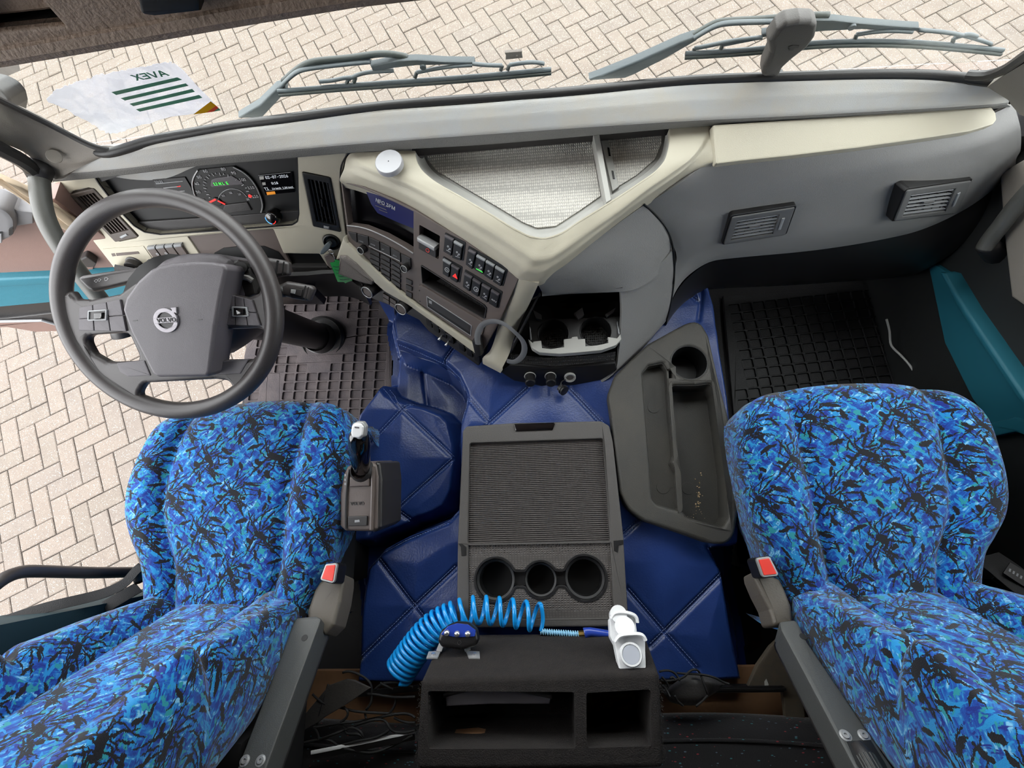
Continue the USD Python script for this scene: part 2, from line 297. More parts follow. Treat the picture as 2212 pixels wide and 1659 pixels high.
# windscreen
def gy(x, z): return .806-.03*x*x-.22*(z-.78)
MATS['glass'] = usdkit.material(stage, '/World/Looks/glass', {'t': ('transparent_bsdf', {'color': (.965, .978, .965)}), 'g': ('glossy_bsdf', {'color': (1, 1, 1), 'roughness': .02}), 'lw': ('layer_weight', {'blend': .5}),
    'pw': ('math', {'math_type': 'power', 'value2': 5.0}), 'ma': ('math', {'math_type': 'multiply_add', 'value2': .6, 'value3': .015, 'use_clamp': True}), 'm': ('mix_closure', {})},
    [('lw.facing', 'pw.value1'), ('pw.value', 'ma.value1'), ('ma.value', 'm.fac'), ('t.BSDF', 'm.closure1'), ('g.BSDF', 'm.closure2')], 'm.closure')
gx = np.linspace(-1.02, 1.04, 30)
shell('window_1', solid(np.array([[(x, gy(x, z), z) for x in gx] for z in np.linspace(.775, 1.30, 12)]), .004), 'glass', 'large clear windscreen above the dashboard', True)
GF = Fr((0, gy(.3, .78), .78), (0, -1, -.22), (1, 0, 0))
# ================= the doors =================
mat('pod_grey', (108, 108, 110), .5); mat('pod_light', (150, 152, 154), .45); d1 = thing('door_1', 'open driver door with taupe panel and teal strip', 'door', (-1.08, .72, .1), kind='structure')
DF1 = Fr((-1.1, .70, .4), (.02, -1, .05), (1, 0, 0))
part(d1, 'inner_panel', slab(DF1, [(-420, 540), (-150, 500), (0, 455), (118, 430), (290, 560), (300, 640), (112, 700), (-420, 740)], -.05, 0, .004), 'door_taupe')
part(d1, 'padded_strip', slab(DF1, [(-420, 618), (0, 589), (111, 584), (300, 574), (300, 590), (0, 607), (-420, 634)], 0, .022, .006), 'teal')
part(d1, 'pocket_panel', slab(DF1, [(-420, 632), (0, 606), (300, 588), (300, 632), (111, 646), (0, 656), (-420, 690)], 0, .012, .003), 'teal')
part(d1, 'lower_strip', slab(DF1, [(-420, 690), (0, 655), (111, 646), (300, 632), (300, 660), (120, 672), (25, 683), (-420, 720)], 0, .008), 'black_plastic')
part(d1, 'kick_panel', slab(DF1, [(-420, 718), (25, 679), (120, 668), (160, 668), (160, 690), (120, 692), (100, 684), (0, 685), (-420, 724)], 0, .014, .003), 'dark_plastic')
part(d1, 'bottom_edge', slab(DF1, [(-420, 722), (0, 684), (100, 682), (132, 694), (132, 706), (82, 708), (0, 694), (-420, 738)], -.03, .018, .006), 'door_taupe')
part(d1, 'bottom_trim', tube([DF1.hit(-420, 720)-[0, .02, 0], DF1.hit(0, 682)-[0, .02, 0], DF1.hit(95, 680)-[0, .02, 0], DF1.hit(128, 690)-[0, .02, 0]], .005, 8), 'light_grey')
part(d1, 'switch_pod', DF1.put(prism(poly(DF1, [(-300, 400), (-60, 398), (28, 412), (46, 440), (46, 462), (38, 478), (0, 496), (-300, 500)], .02), 0, .05, .012)), 'pod_grey')
for a in ((-26, 466), (2, 463)): part(d1, 'window_switch', slab(DF1, [(a[0], a[1]), (a[0]+17, a[1]-2), (a[0]+17, a[1]+20), (a[0], a[1]+22)], .05, .056, .002), 'pod_light')
part(d1, 'tweeter_slot', slab(DF1, [(34, 455), (43, 451), (43, 465), (34, 468)], .049, .053), 'black')
part(d1, 'window_ledge', slab(DF1, [(-300, 392), (-20, 424), (28, 423), (46, 432), (80, 436), (80, 462), (40, 468), (-300, 430)], -.02, .03, .006), 'pod_grey')
part(d1, 'door_handle', DF1.put(prism(poly(DF1, [(150, 560), (190, 540), (212, 556), (208, 564), (180, 566)], .004), .0, .02, .004)), 'dark_plastic')
part(d1, 'handle_bowl', DF1.put(prism(poly(DF1, [(138, 566), (180, 548), (206, 562), (200, 590), (176, 596), (140, 590)], .01), -.02, .004, .003)), 'door_taupe')
part(d1, 'pull_recess', slab(DF1, [(116, 520), (124, 524), (124, 538), (117, 536)], -.02, .003), 'black')
# cream painted door opening with its folds
jb = thing('trim_4', 'cream painted body edge of the door opening beside the left air vent', 'trim', (-1.08, .7, .65), kind='structure')
JF = fr3((0, 392, .80), (150, 470, .66), (80, 470, .70))
part(jb, 'body_fold', slab(JF, [(-60, 352), (0, 385), (70, 415), (102, 440), (150, 468), (200, 500), (180, 520), (120, 488), (60, 440), (0, 402), (-60, 372)], -.02, 0, .004), 'cream_paint')
part(jb, 'inner_fold', slab(JF, [(0, 378), (40, 392), (100, 428), (122, 440), (160, 476), (140, 478), (100, 446), (40, 408)], 0, .018, .004), 'cream_paint')
part(jb, 'sealing_strip', tube([JF.hit(64, 418)+.01*JF.n, JF.hit(110, 452)+.01*JF.n, JF.hit(160, 486)+.01*JF.n], .004, 8), 'rubber')
# closed passenger door
d2 = thing('door_2', 'closed passenger door with teal lower panel', 'door', (1.12, .3, .1), kind='structure')
mat('door_dark', (34, 36, 36), .6, (500, .2))
part(d2, 'inner_panel', bx((1.12, -.25, -.12), (1.17, .86, .74), .004), 'door_dark'); part(d2, 'window_frame', join(bx((1.12, -.25, 1.30), (1.16, .76, 1.80)), bx((1.12, -.25, .7), (1.16, -.14, 1.4)), bx((1.12, .70, .7), (1.16, .86, .9))), 'door_dark')
DR = Fr((1.12, .3, .3), (-1, 0, 0), (0, -1, 0))
part(d2, 'teal_panel', slab(DR, [(2012, 560), (2066, 594), (2113, 672), (2212, 815), (2330, 985), (2330, 950), (2212, 918), (2164, 930), (2110, 860), (2050, 740)], 0, .012, .003), 'teal')
part(d2, 'teal_ledge', slab(DR, [(2062, 586), (2076, 590), (2122, 666), (2225, 812), (2340, 975), (2330, 985), (2212, 824), (2110, 676)], 0, .04, .006), 'teal')
part(d2, 'lower_lip', slab(DR, [(2150, 915), (2212, 900), (2330, 950), (2330, 972), (2212, 932), (2164, 942)], 0, .02, .004), 'teal')
part(d2, 'upper_cover', slab(DR, [(2186, 372), (2260, 330), (2420, 420), (2420, 640), (2300, 700), (2212, 640), (2195, 500)], 0, .03, .008), 'pillar_grey')
shell('window_2', bx((1.13, -.16, .72), (1.135, .72, 1.32)), 'glass', 'side window of the closed passenger door')
# ================= the dashboard =================
D = thing('dashboard', 'grey and cream truck dashboard with instruments, vents and storage tray', 'dashboard', (-.05, .7, .6))
def dp(name, mesh, m, smooth=35, label=None, kind=None, parent=None): return part(parent or D, name, mesh, m, smooth, label, kind)
def fitfr(G, px, lift=.005):
    """the plane that best fits the mesh G inside the pixel outline"""
    v = np.asarray(G[0]); P = Polygon(px).buffer(6); k = np.array([P.contains(Point(pix(q))) for q in v]); q = v[k]
    c = q.mean(0); n = np.linalg.svd(q-c)[2][2]; n = n if n @ (EYE-c) > 0 else -n
    q = q[(q-c) @ n > -.02]; c = q.mean(0)
    return Fr(c+n*lift, n, at(px[1][0], px[1][1], c[2])-at(px[0][0], px[0][1], c[2]))
MATS['dimple'] = None
def dimple(name, rgb, sc, squash, rough=.55, strength=.9):
    """moulded anti-slip mat: rows of small raised cells"""
    MATS[name] = usdkit.material(stage, f'/World/Looks/{name}', {'tc': ('texture_coordinate', {}), 'mp': ('mapping', {'scale': squash}), 'v': ('voronoi_texture', {'scale': sc, 'randomness': .12}), 'r': ('rgb_ramp', {'ramp': [(.18, (1, 1, 1)), (.42, (0, 0, 0))]}),
        'c': ('rgb_ramp', {'ramp': [(.0, lin(rgb)), (.35, lin(rgb)), (.62, lin([x*.72 for x in rgb]))]}), 'b': ('bump', {'strength': strength, 'distance': .003}), 'p': ('principled_bsdf', {'roughness': rough})},
        [('tc.object', 'mp.vector'), ('mp.vector', 'v.vector'), ('v.distance', 'r.fac'), ('v.distance', 'c.fac'), ('c.color', 'p.base_color'), ('r.color', 'b.height'), ('b.normal', 'p.normal')], 'p.BSDF')
dimple('tray_mat', (214, 210, 202), 215, (1, .62, .62), .55, .6); dimple('dark_mat', (40, 38, 38), 190, (1, .8, .8), .5)
mat('handle_dark', (96, 96, 96), .4); mat('leather_grey', (104, 97, 92), .6, (260, .6)); mat('arm_loop', (112, 113, 114), .5); mat('vent_brown', (76, 68, 63), .5); mat('knob_black', (28, 26, 27), .35); mat('disc_white', (164, 164, 168), .35)
PADF = [(113, 372, .748), (180, 369, .75), (263, 361, .75), (460, 336, .75), (740, 311, .75), (1100, 284, .75), (1440, 261, .75), (1800, 243, .75), (2150, 221, .75), (2179, 217, .75)]
PADR = [(160, 351, .76), (236, 329, .785), (338, 311, .787), (506, 284, .787), (740, 250, .787), (1100, 223, .787), (1480, 186, .787), (1641, 179, .787), (1900, 171, .787), (2050, 175, .787), (2140, 183, .785), (2168, 205, .77)]
PADL = [(118, 391, .726), (185, 385, .726), (263, 377, .726), (460, 354, .726), (740, 330, .726), (1100, 307, .726), (1440, 277, .726), (1800, 255, .726), (2150, 233, .726), (2180, 229, .726)]
Rr, Rf, Rl = rows3([PADR, PADF, PADL], 90); ed = .006
mid = Rf+(Rr-Rf)*.03; Rb = Rl+np.array([0, .10, -.012]); Rrr = Rr+np.array([0, .03, -.035]); Rq = Rrr+np.array([0, .004, -.30])
dp('top_pad', patch([Rq, Rrr, Rr, Rf+(Rr-Rf)*.5+[0, 0, .004], mid, Rf-[0, -.001, .0015]], m=60, t=.004, lin=True, pre=True), 'pad_grey', 40)
mat('lip_shade_grey', (112, 111, 108), .65, (420, .5)); dp('pad_front_lip', patch([Rf-[0, .0005, .001], Rf-[0, .001, .004], Rl+[0, -.001, .003], Rl+[0, .003, 0], Rb], m=30, t=.003, lin=True, pre=True), 'lip_shade_grey', 40, 'grained front lip of the dashboard pad with shade put into its grey')  # pad grey darkened here to paint in the shade on the lip's front face
seal = [(205, 327), (228, 331), (262, 324), (300, 312), (338, 302), (420, 287), (506, 272), (600, 260), (740, 241), (900, 224), (1100, 210), (1300, 193), (1480, 176), (1641, 169), (1800, 164), (1900, 162), (2000, 163), (2070, 168), (2140, 176)]
dp('windscreen_seal', tube([at(x, y, .79) for x, y in seal], .0092, 12, 90), 'rubber', True, 'black rubber tube along the windscreen foot')
dp('seal_lip', tube([at(x, y-9, .795) for x, y in seal[2:]], .003, 8, 80), 'rubber', True)
DFP = Fr((-.7, .765, .70), (0, -1, .40), (1, 0, 0))
CL = [(200, 374), (215, 398), (232, 420), (258, 455), (290, 488), (312, 501), (345, 506), (470, 498), (585, 489), (630, 485), (641, 478), (644, 462), (640, 335), (460, 342), (263, 366)]
clP = poly(DFP, CL, .004)
FAS = [(116, 386), (114, 405), (121, 423), (152, 468), (193, 511), (246, 579), (312, 657), (440, 652), (455, 584), (405, 511), (470, 504), (590, 495), (612, 548), (690, 549), (716, 590), (770, 560), (747, 505), (737, 430), (734, 392), (752, 326), (640, 334), (460, 346), (263, 370)]
fa = dp('driver_fascia', DFP.put(prism(poly(DFP, FAS, .003, [clP, poly(DFP, [(151, 420), (158, 413), (191, 406), (203, 408), (299, 509), (294, 515), (259, 522), (250, 519)], .002), poly(DFP, [(653, 371), (712, 383), (736, 500), (677, 488)], .003), Point(DFP.uv(717, 522)).buffer(.021)]), -.02, 0, .003)), 'beige')
dp('fascia_seam', tube([DFP.hit(752, 330)+.001*DFP.n, DFP.hit(739, 352)+.001*DFP.n, DFP.hit(735, 372)+.001*DFP.n, DFP.hit(735, 394)+.001*DFP.n], .0012, 6, 10), 'dark_plastic')
dp('knee_panel', slab(DFP, [(403, 509), (590, 494), (640, 600), (700, 660), (455, 660), (456, 584)], -.03, -.004, .002), 'panel_brown')
dp('column_slot', slab(DFP, [(462, 548), (482, 537), (520, 533), (570, 533), (600, 545), (620, 570), (560, 590), (480, 580)], -.004, -.002), 'black')
dp('lower_shelf', slab(DFP, [(614, 546), (694, 546), (712, 578), (632, 579)], -.06, -.012), 'black', label='dark storage slot beneath the instruments'); dp('shelf_lip', slab(DFP, [(630, 574), (708, 574), (722, 592), (640, 596)], -.02, .006, .003), 'dark_plastic')
dp('lower_cover', patch([[(246, 579, .52), (400, 600, .50), (640, 596, .47), (722, 590, .45), (790, 640, .44)], [(250, 600, .3), (420, 640, .25), (640, 640, .22), (730, 640, .2), (800, 660, .25)]], 20, 6, .01), 'black_plastic')
# --- instrument cluster
CP = DFP.off(-.022); cl = dp('instrument_cluster', DFP.put(prism(clP.buffer(.003), -.030, -.022)), 'black', label='black instrument cluster with speedometer and displays')
dp('cluster_hood', DFP.put(prism(poly(DFP, [(200, 372), (263, 360), (460, 336), (640, 326), (646, 345), (460, 358), (263, 380), (215, 396)], 0), -.024, -.006)), 'dark_plastic', parent=cl)
wall = clP.buffer(.0025).difference(clP); dp('cluster_surround', DFP.put(prism(wall.buffer(0), -.03, .0005)), 'black_plastic', parent=cl)
dp('lower_band', slab(CP, [(280, 478), (470, 466), (650, 452), (655, 486), (470, 500), (320, 508)], 0, .006, .002), 'dark_plastic', parent=cl)
sp = CP.off(.001)
dp('gauge_face', slab(sp, [(430, 366), (506, 358), (530, 370), (552, 396), (568, 428), (568, 452), (562, 460), (480, 466), (447, 450), (428, 430), (418, 408), (418, 386)], 0, .002), 'black', parent=cl)
for pts in ([(429, 366), (420, 381), (417, 398), (421, 416), (430, 434), (446, 450)], [(505, 359), (526, 370), (545, 388), (558, 409), (566, 430), (568, 446), (565, 457)]):
    dp('bezel_ring', tube([sp.hit(*q)+.004*sp.n for q in pts], .0018, 6, 24), 'ring_silver', parent=cl)
for s_, x, y in (('20', 436, 434), ('30', 426, 416), ('40', 423, 398), ('50', 428, 384), ('60', 441, 371), ('80', 480, 367), ('90', 502, 375), ('100', 519, 390), ('110', 537, 407), ('120', 546, 426)):
    dp('gauge_number', text(sp, (x, y), (x+40, y-3), s_, .0062, off=.003), 'white_print', False, parent=cl)
for a in np.linspace(200, -20, 23):
    c, s_ = math.cos(math.radians(a)), math.sin(math.radians(a)); o = sp.uv(493, 415); r0 = .046 if round((200-a)/10) % 2 == 0 else .049
    p, q = o+np.array([c, s_*.93])*r0, o+np.array([c, s_*.93])*.053
    if abs(p[1]-o[1]) < .058: dp('gauge_tick', bar(sp.p(*p, .0035), sp.p(*q, .0035), .0016, .001, .0002, sp.n), 'white_print', False, parent=cl)
dp('needle', bar(sp.hit(452, 436)+.005*sp.n, sp.hit(468, 428)+.005*sp.n, .0042, .002, .0006, sp.n), 'lit_red', parent=cl); dp('needle', bar(sp.hit(472, 431)+.005*sp.n, sp.hit(488, 439)+.005*sp.n, .0036, .002, .0006, sp.n), 'lit_red', parent=cl)
dp('gauge_hub', disc(sp, (470, 434), .011, .002, .005, .001, 20), 'black', parent=cl)
dp('status_display', slab(sp, [(456, 400), (458, 387), (466, 383), (502, 378), (527, 394), (523, 397), (461, 403)], .002, .004, .001, .002), 'hub_grey', parent=cl)
dp('display_text', text(sp, (464, 398), (505, 395), '12 N L  E', .0062, off=.005), 'lit_green', False, parent=cl)
dp('tachometer_scale', tube([sp.hit(*q)+.003*sp.n for q in [(472, 430), (476, 420), (484, 412), (496, 407), (508, 407), (522, 412), (534, 424)]], .0007, 5, 24), 'white_print', parent=cl)
for s_, x, y in (('10', 481, 423), ('15', 497, 417), ('20', 516, 420), ('25', 534, 431)): dp('gauge_number', text(sp, (x, y), (x+40, y-3), s_, .0042, off=.003), 'white_print', False, parent=cl)
dp('red_mark', disc(sp, (541, 422), .004, .002, .004, 0, 12), 'lit_red', parent=cl)
dp('rib', slab(sp, [(487, 440), (535, 434), (545, 452), (480, 460)], .002, .006, .002), 'dark_plastic', parent=cl)
dp('info_screen', slab(sp, [(330, 388), (400, 382), (412, 402), (424, 432), (352, 430)], 0, .002), 'black_plastic', parent=cl)
dp('display_text', text(sp, (337, 394), (400, 391), '10:20', .005, off=.003), 'light_grey', False, parent=cl)
for a, b, m_ in (((338, 396), (396, 390), 'light_grey'), ((354, 405), (384, 402), 'white_print'), ((384, 402), (391, 401), 'lit_red'), ((358, 415), (372, 413), 'lit_red'), ((372, 413), (400, 411), 'white_print'), ((372, 428), (408, 424), 'light_grey')):
    dp('level_bar', bar(sp.hit(*a)+.0025*sp.n, sp.hit(*b)+.0025*sp.n, .0016, .001, 0, sp.n), m_, False, parent=cl)
dp('trip_screen', slab(sp, [(560, 378), (632, 370), (637, 414), (574, 420)], 0, .002), 'screen_dark', parent=cl)
for a, b in (((559, 378), (628, 371)), ((575, 411), (637, 405))): dp('screen_line', bar(sp.hit(*a)+.0025*sp.n, sp.hit(*b)+.0025*sp.n, .001, .001, 0, sp.n), 'light_grey', False, parent=cl)
for p, s_, h, m_ in (((575, 385), '02-07-2026', .0062, 'lit_white'), ((588, 397), '0:18', .0055, 'lit_white'), ((573, 409), 'T1', .006, 'lit_white'), ((589, 408), '24 km/h  2,38 km/l', .0042, 'lit_white')): dp('display_text', text(sp, p, (p[0]+50, p[1]-4), s_, h, off=.003), m_, False, parent=cl)
for q in ((561, 380, 9, 7), (567, 393, 7, 6)): dp('screen_icon', slab(sp, [(q[0], q[1]), (q[0]+q[2], q[1]-1), (q[0]+q[2]+1, q[1]+q[3]-1), (q[0]+1, q[1]+q[3])], .002, .003), 'lit_amber' if 0 else 'tray_grey', False, parent=cl)
dp('amber_flag', slab(sp, [(576, 414), (594, 412), (596, 418), (578, 420)], .002, .003), 'lit_amber', False, parent=cl)
KF = Fr(CP.hit(597, 462), nrm(DFP.n+np.array([-.25, -.3, .3])), (1, 0, 0))
kb = dp('control_knob', KF.put((lathe(Fr((0, 0, 0), (0, 0, 1)), (0, 0), [(.017, -.02), (.017, .02), (.0155, .026), (.011, .028), (0, .028)], 24))), 'piano', True, 'round black knob with a blue light ring', parent=cl)
dp('knob_light', KF.put(tube([(.0125*math.cos(a), .0125*math.sin(a), .0275) for a in np.linspace(2.8, 4.6, 12)], .0013, 6)), 'lit_cyan', parent=cl); dp('knob_light', KF.put(tube([(.0125*math.cos(a), .0125*math.sin(a), .0275) for a in np.linspace(4.8, 5.9, 8)], .001, 6)), 'lit_red', parent=cl)
# --- air vents
def vent(fr, px, slats, axis, inner, knob, m='dark_plastic', label=None, deep=.03, n2=0, tab=None, sh=-.008):
    """px: four corners clockwise; slats run along edge 0-1 (axis 0) or 1-2 (axis 1)"""
    O = poly(fr, px, .003); uv = np.array([fr.uv(*q) for q in px]); bl = lambda s, t: (uv[0]*(1-s)+uv[1]*s)*(1-t)+(uv[3]*(1-s)+uv[2]*s)*t
    a, b, c, d = inner; I = Polygon([bl(a, c), bl(b, c), bl(b, d), bl(a, d)])
    v = dp('air_vent', fr.put(prism(O.difference(I), -.02, .003, .002)), m, label=label)
    dp('vent_duct', fr.put(prism(I.buffer(.002), -deep, -deep+.004)), 'black', parent=v)
    for k in range(slats):
        t = (k+.5)/slats
        if axis: p, q = bl(a+(b-a)*t, c), bl(a+(b-a)*t, d)
        else: p, q = bl(a, c+(d-c)*t), bl(b, c+(d-c)*t)
        dp('slat', bar(fr.p(*p, sh), fr.p(*q, sh), .0032, .012 if deep > .02 else .006, .0008, fr.n), 'light_grey' if m == 'handle_dark' else m, parent=v)
    for k in range(n2):
        t = (k+.5)/n2
        if axis: p, q = bl(a, c+(d-c)*t), bl(b, c+(d-c)*t)
        else: p, q = bl(a+(b-a)*t, c), bl(a+(b-a)*t, d)
        dp('cross_slat', bar(fr.p(*p, sh-.011 if deep > .02 else sh-.004), fr.p(*q, sh-.011 if deep > .02 else sh-.004), .0016, .006, .0003, fr.n), 'black_plastic', parent=v)
    if knob: p, q = bl(knob[0], knob[2]), bl(knob[1], knob[3]); dp('vent_slider', bar(fr.p(*p, .002), fr.p(*q, .002), .006, .008, .002, fr.n), 'chrome' if 0 else 'light_grey', parent=v)
    if tab: p, q = bl(tab[0], tab[2]), bl(tab[1], tab[3]); dp('vent_tab', bar(fr.p(*p, 0), fr.p(*q, 0), .004, .006, .001, fr.n), m, parent=v)
    return v
vent(DFP, [(151, 420), (203, 406), (299, 511), (250, 522)], 6, 1, (.12, .90, .07, .83), (.38, .72, .93, .90), 'vent_brown', 'slanted brown air vent at the driver door', n2=4)
vent(DFP, [(653, 371), (714, 383), (737, 501), (677, 488)], 5, 1, (.16, .88, .10, .88), (.40, .60, .95, .95), 'black_plastic', 'upright black air vent beside the ignition', n2=8, tab=(.5, .5, .42, .56))
# --- passenger side body
BODY = [[(1392, 443, .64), (1460, 402, .672), (1541, 350, .70), (1700, 325, .71), (1900, 300, .715), (2100, 262, .72), (2190, 224, .73)],
        [(1425, 480, .585), (1490, 430, .632), (1560, 400, .655), (1720, 385, .66), (1920, 360, .67), (2110, 322, .675), (2205, 280, .69)],
        [(1448, 520, .53), (1500, 490, .565), (1570, 470, .575), (1740, 455, .575), (1950, 425, .585), (2105, 375, .60), (2205, 320, .63)],
        [(1460, 570, .46), (1500, 552, .475), (1560, 535, .485), (1740, 520, .485), (1960, 486, .495), (2085, 430, .51), (2195, 345, .56)],
        [(1447, 660, .37), (1482, 600, .41), (1548, 562, .44), (1740, 543, .44), (1950, 508, .45), (2080, 455, .46), (2195, 365, .50)]]
bo = patch(BODY, 90, 60, .012); bb = dp('passenger_body', bo, 'body_grey', 50, 'grey soft moulded dashboard body before the passenger seat')
dp('lower_body', patch([[(1445, 668, .36), (1482, 604, .40), (1548, 562, .432), (1740, 543, .432), (1950, 508, .442), (2080, 455, .45), (2195, 365, .49)], [(1440, 700, .32), (1495, 640, .31), (1545, 618, .30), (1740, 608, .29), (1960, 590, .29), (2110, 500, .38), (2195, 375, .48)], [(1440, 700, .30), (1500, 620, .22), (1545, 590, .18), (1740, 580, .15), (1960, 560, .15), (2110, 480, .3), (2195, 370, .4)]], 60, 16, .01), 'black_plastic', 50)  # black colour stands in for the shadow beneath the passenger body
PS = fr3((1545, 355, .708), (2120, 283, .722), (1830, 255, .735)); dp('trim_strip', slab(PS, [(1537, 272), (1750, 258), (2000, 242), (2137, 234), (2146, 246), (2148, 262), (2140, 272), (2090, 287), (2000, 301), (1850, 322), (1700, 340), (1600, 350), (1544, 357), (1541, 320)], -.012, .006, .004, .004), 'beige', label='long cream trim strip above the passenger vents')
V1 = [(1582, 468), (1717, 447), (1696, 506), (1563, 527)]; V2 = [(1958, 410), (2097, 390), (2066, 459), (1931, 476)]
for V, lb in ((V1, 'grey air vent nearer the storage tray'), (V2, 'grey air vent nearer the passenger door')):
    fv = fitfr(bo, V, .016); vent(fv, V, 6, 0, (.10, .78, .16, .88), (.86, .86, .30, .72), 'handle_dark', lb, .012, 5, (.35, .52, .5, .5), -.003)
    dp('vent_bezel', fv.put(prism(poly(fv, V, .003).buffer(.004).difference(poly(fv, V, .003)), -.03, 0, .002)), 'black_plastic')
# --- centre: cream ridge around the storage tray
A_ = [(897, 326, .715), (900, 345, .714), (908, 362, .713), (930, 384, .710), (1000, 426, .70), (1060, 461, .69), (1120, 497, .678), (1150, 510, .672), (1176, 513, .668), (1205, 505, .668), (1250, 477, .675), (1310, 440, .685), (1380, 394, .70), (1420, 365, .708), (1438, 340, .713), (1445, 279, .716)]
B_ = [(753, 332, .716), (770, 352, .714), (810, 372, .71), (880, 400, .702), (1000, 470, .682), (1080, 518, .664), (1130, 552, .652), (1155, 568, .645), (1180, 566, .643), (1210, 550, .648), (1280, 500, .66), (1340, 458, .675), (1400, 412, .69), (1450, 378, .70), (1500, 340, .712), (1536, 272, .72)]
C_ = [(735, 392, .672), (760, 398, .67), (800, 412, .665), (880, 447, .655), (985, 511, .635), (1060, 558, .62), (1105, 590, .608), (1122, 603, .602), (1160, 608, .600), (1205, 582, .61), (1285, 519, .63), (1350, 469, .645), (1400, 432, .66), (1445, 401, .674), (1500, 368, .69), (1541, 352, .702)]
AA, BB, CC = rows3([A_, B_, C_], 110); AB = AA+(BB-AA)*.93+[0, 0, .002]; BC = BB+(CC-BB)*.12+[0, 0, .001]; BM = BB+(CC-BB)*.55+(EYE-BB)*.006
dp('centre_trim', patch([AA-[0, 0, .012], AA, AA+(BB-AA)*.5+[0, 0, .002], AB, BC, BM, CC, CC-[0, 0, .02]], m=46, t=.003, lin=False, pre=True), 'beige', 60, 'cream V shaped ridge around the storage tray')
dp('trim_seam', tube([at(1536, 273, .724)+[0, 0, .001], at(1541, 310, .716)+[0, 0, .001], at(1543, 355, .70)+[0, 0, .004]], .0011, 6, 12), 'dark_plastic')
TF = fr3((940, 340, .655), (1290, 330, .655), (1175, 490, .635)); FLO = [(916, 338, .66), (922, 352, .66), (940, 374, .658), (985, 402, .655), (1040, 434, .65), (1100, 470, .643), (1140, 492, .64), (1175, 500, .637), (1215, 491, .638), (1255, 464, .642), (1310, 428, .65), (1375, 388, .657), (1412, 358, .66), (1428, 335, .662), (1436, 300, .664), (1438, 285, .664)]
FL = rows3([FLO], 110)[0]
dp('tray_wall', patch([AA-[0, 0, .001], AA+(FL-AA)*.15-[0, 0, .012], AA+(FL-AA)*.85-[0, 0, .006], FL], m=14, t=.002, pre=True), 'tray_grey', 60)
dp('storage_tray', slab(TF, [(897, 318)] + [(q[0]-(3 if q[0] < 1100 else -3), q[1]+3) for q in FLO] + [(1445, 270)], -.01, .0), 'tray_grey')
dp('tray_mat', slab(TF, [(922, 338), (926, 350), (946, 372), (1000, 405), (1060, 440), (1130, 482), (1160, 494), (1200, 490), (1250, 458), (1297, 425), (1275, 300), (1100, 312)], .0, .004, .001, .004), 'tray_mat', label='grey dimpled anti slip mat of the large compartment')
dp('tray_mat', slab(TF, [(1306, 305), (1330, 408), (1375, 380), (1415, 345), (1428, 312), (1430, 282), (1300, 292)], .0, .004, .001, .004), 'tray_mat', label='grey dimpled anti slip mat of the small compartment')
dv = dp('tray_divider', slab(TF.off(.035), [(1281, 291), (1294, 290), (1320, 433), (1309, 440)], -.035, .004, .002), 'tray_grey'); dp('tray_clip_strip', slab(TF, [(1294, 296), (1310, 292), (1336, 408), (1322, 418)], 0, .009, .002), 'tray_grey')
for q in ((1314, 328), (1323, 378)): dp('clip_slot', slab(TF.off(.009), [(q[0]-2, q[1]-9), (q[0]+2, q[1]-8), (q[0]+5, q[1]+9), (q[0]+1, q[1]+9)], 0, .0015), 'black')
dp('tray_back_wall', slab(Fr(at(1100, 300, .70), (0, -1, .05), (1, 0, 0)), [(890, 300), (1445, 255), (1445, 292), (890, 338)], -.01, 0), 'dark_plastic')
# --- centre stack
CS = fr3((740, 395, .668), (1120, 606, .598), (925, 690, .425))
SW = lambda q: (900+q[0]/7.9, 480+q[1]/7.9)
scr = [(739, 394), (785, 408), (850, 436), (893, 457), (893, 546), (870, 532), (830, 510), (785, 492), (752, 487)]; prk = [(906, 486), (950, 510), (947, 560), (905, 537)]; shf = [(909, 571), (1047, 658), (1052, 665), (1048, 689), (912, 611)]
cs = dp('console_panel', CS.put(prism(poly(CS, [(736, 391), (785, 403), (850, 431), (893, 453), (1000, 517), (1121, 600), (1080, 690), (1046, 754), (900, 652), (835, 598), (790, 556), (752, 520)], .001, [poly(CS, scr), poly(CS, prk, .002), poly(CS, shf, .003)]), -.02, 0, .001)), 'panel_brown', label='brown centre console panel of switches turned to the driver')
dp('screen_recess', slab(CS, [(736, 388), (785, 402), (850, 430), (900, 452), (897, 552), (870, 540), (785, 500), (746, 492)], -.034, -.03), 'screen_dark'); SF = CS.off(-.012)
dp('display_screen', slab(SF, [(790, 410), (850, 432), (896, 454), (896, 494), (860, 480), (816, 460), (802, 440)], -.016, .001), 'lit_blue', label='blue lit radio display'); dp('display_text', text(SF, (812, 434), (846, 450), 'NPO 3FM', .0082, off=.0015), 'white_print', False)
for k, (a, b) in enumerate((((816, 437), (836, 446)), ((812, 443), (836, 453)), ((820, 452), (838, 459)))): dp('screen_line', bar(SF.hit(*a)+.002*SF.n, SF.hit(*b)+.002*SF.n, .0018, .0006, 0, SF.n), 'hub_grey', False)
dp('silver_trim', tube([CS.hit(*q)+.001*CS.n for q in [(750, 487), (785, 492), (830, 510), (870, 532), (893, 547)]], .0016, 8, 24), 'steel')
T = [(752, 499), (773, 504), (798, 511), (822, 522), (845, 534), (867, 547), (889, 558)]
for i in range(6):
    a, b = T[i], T[i+1]; dp('radio_button', slab(CS, [(a[0]+1, a[1]), (b[0]-1, b[1]-1), (b[0], b[1]+19), (a[0]+2+(8 if i == 0 else 0), a[1]+20-(4 if i == 0 else 0))], 0, .004, .001, .0008), 'dark_plastic')
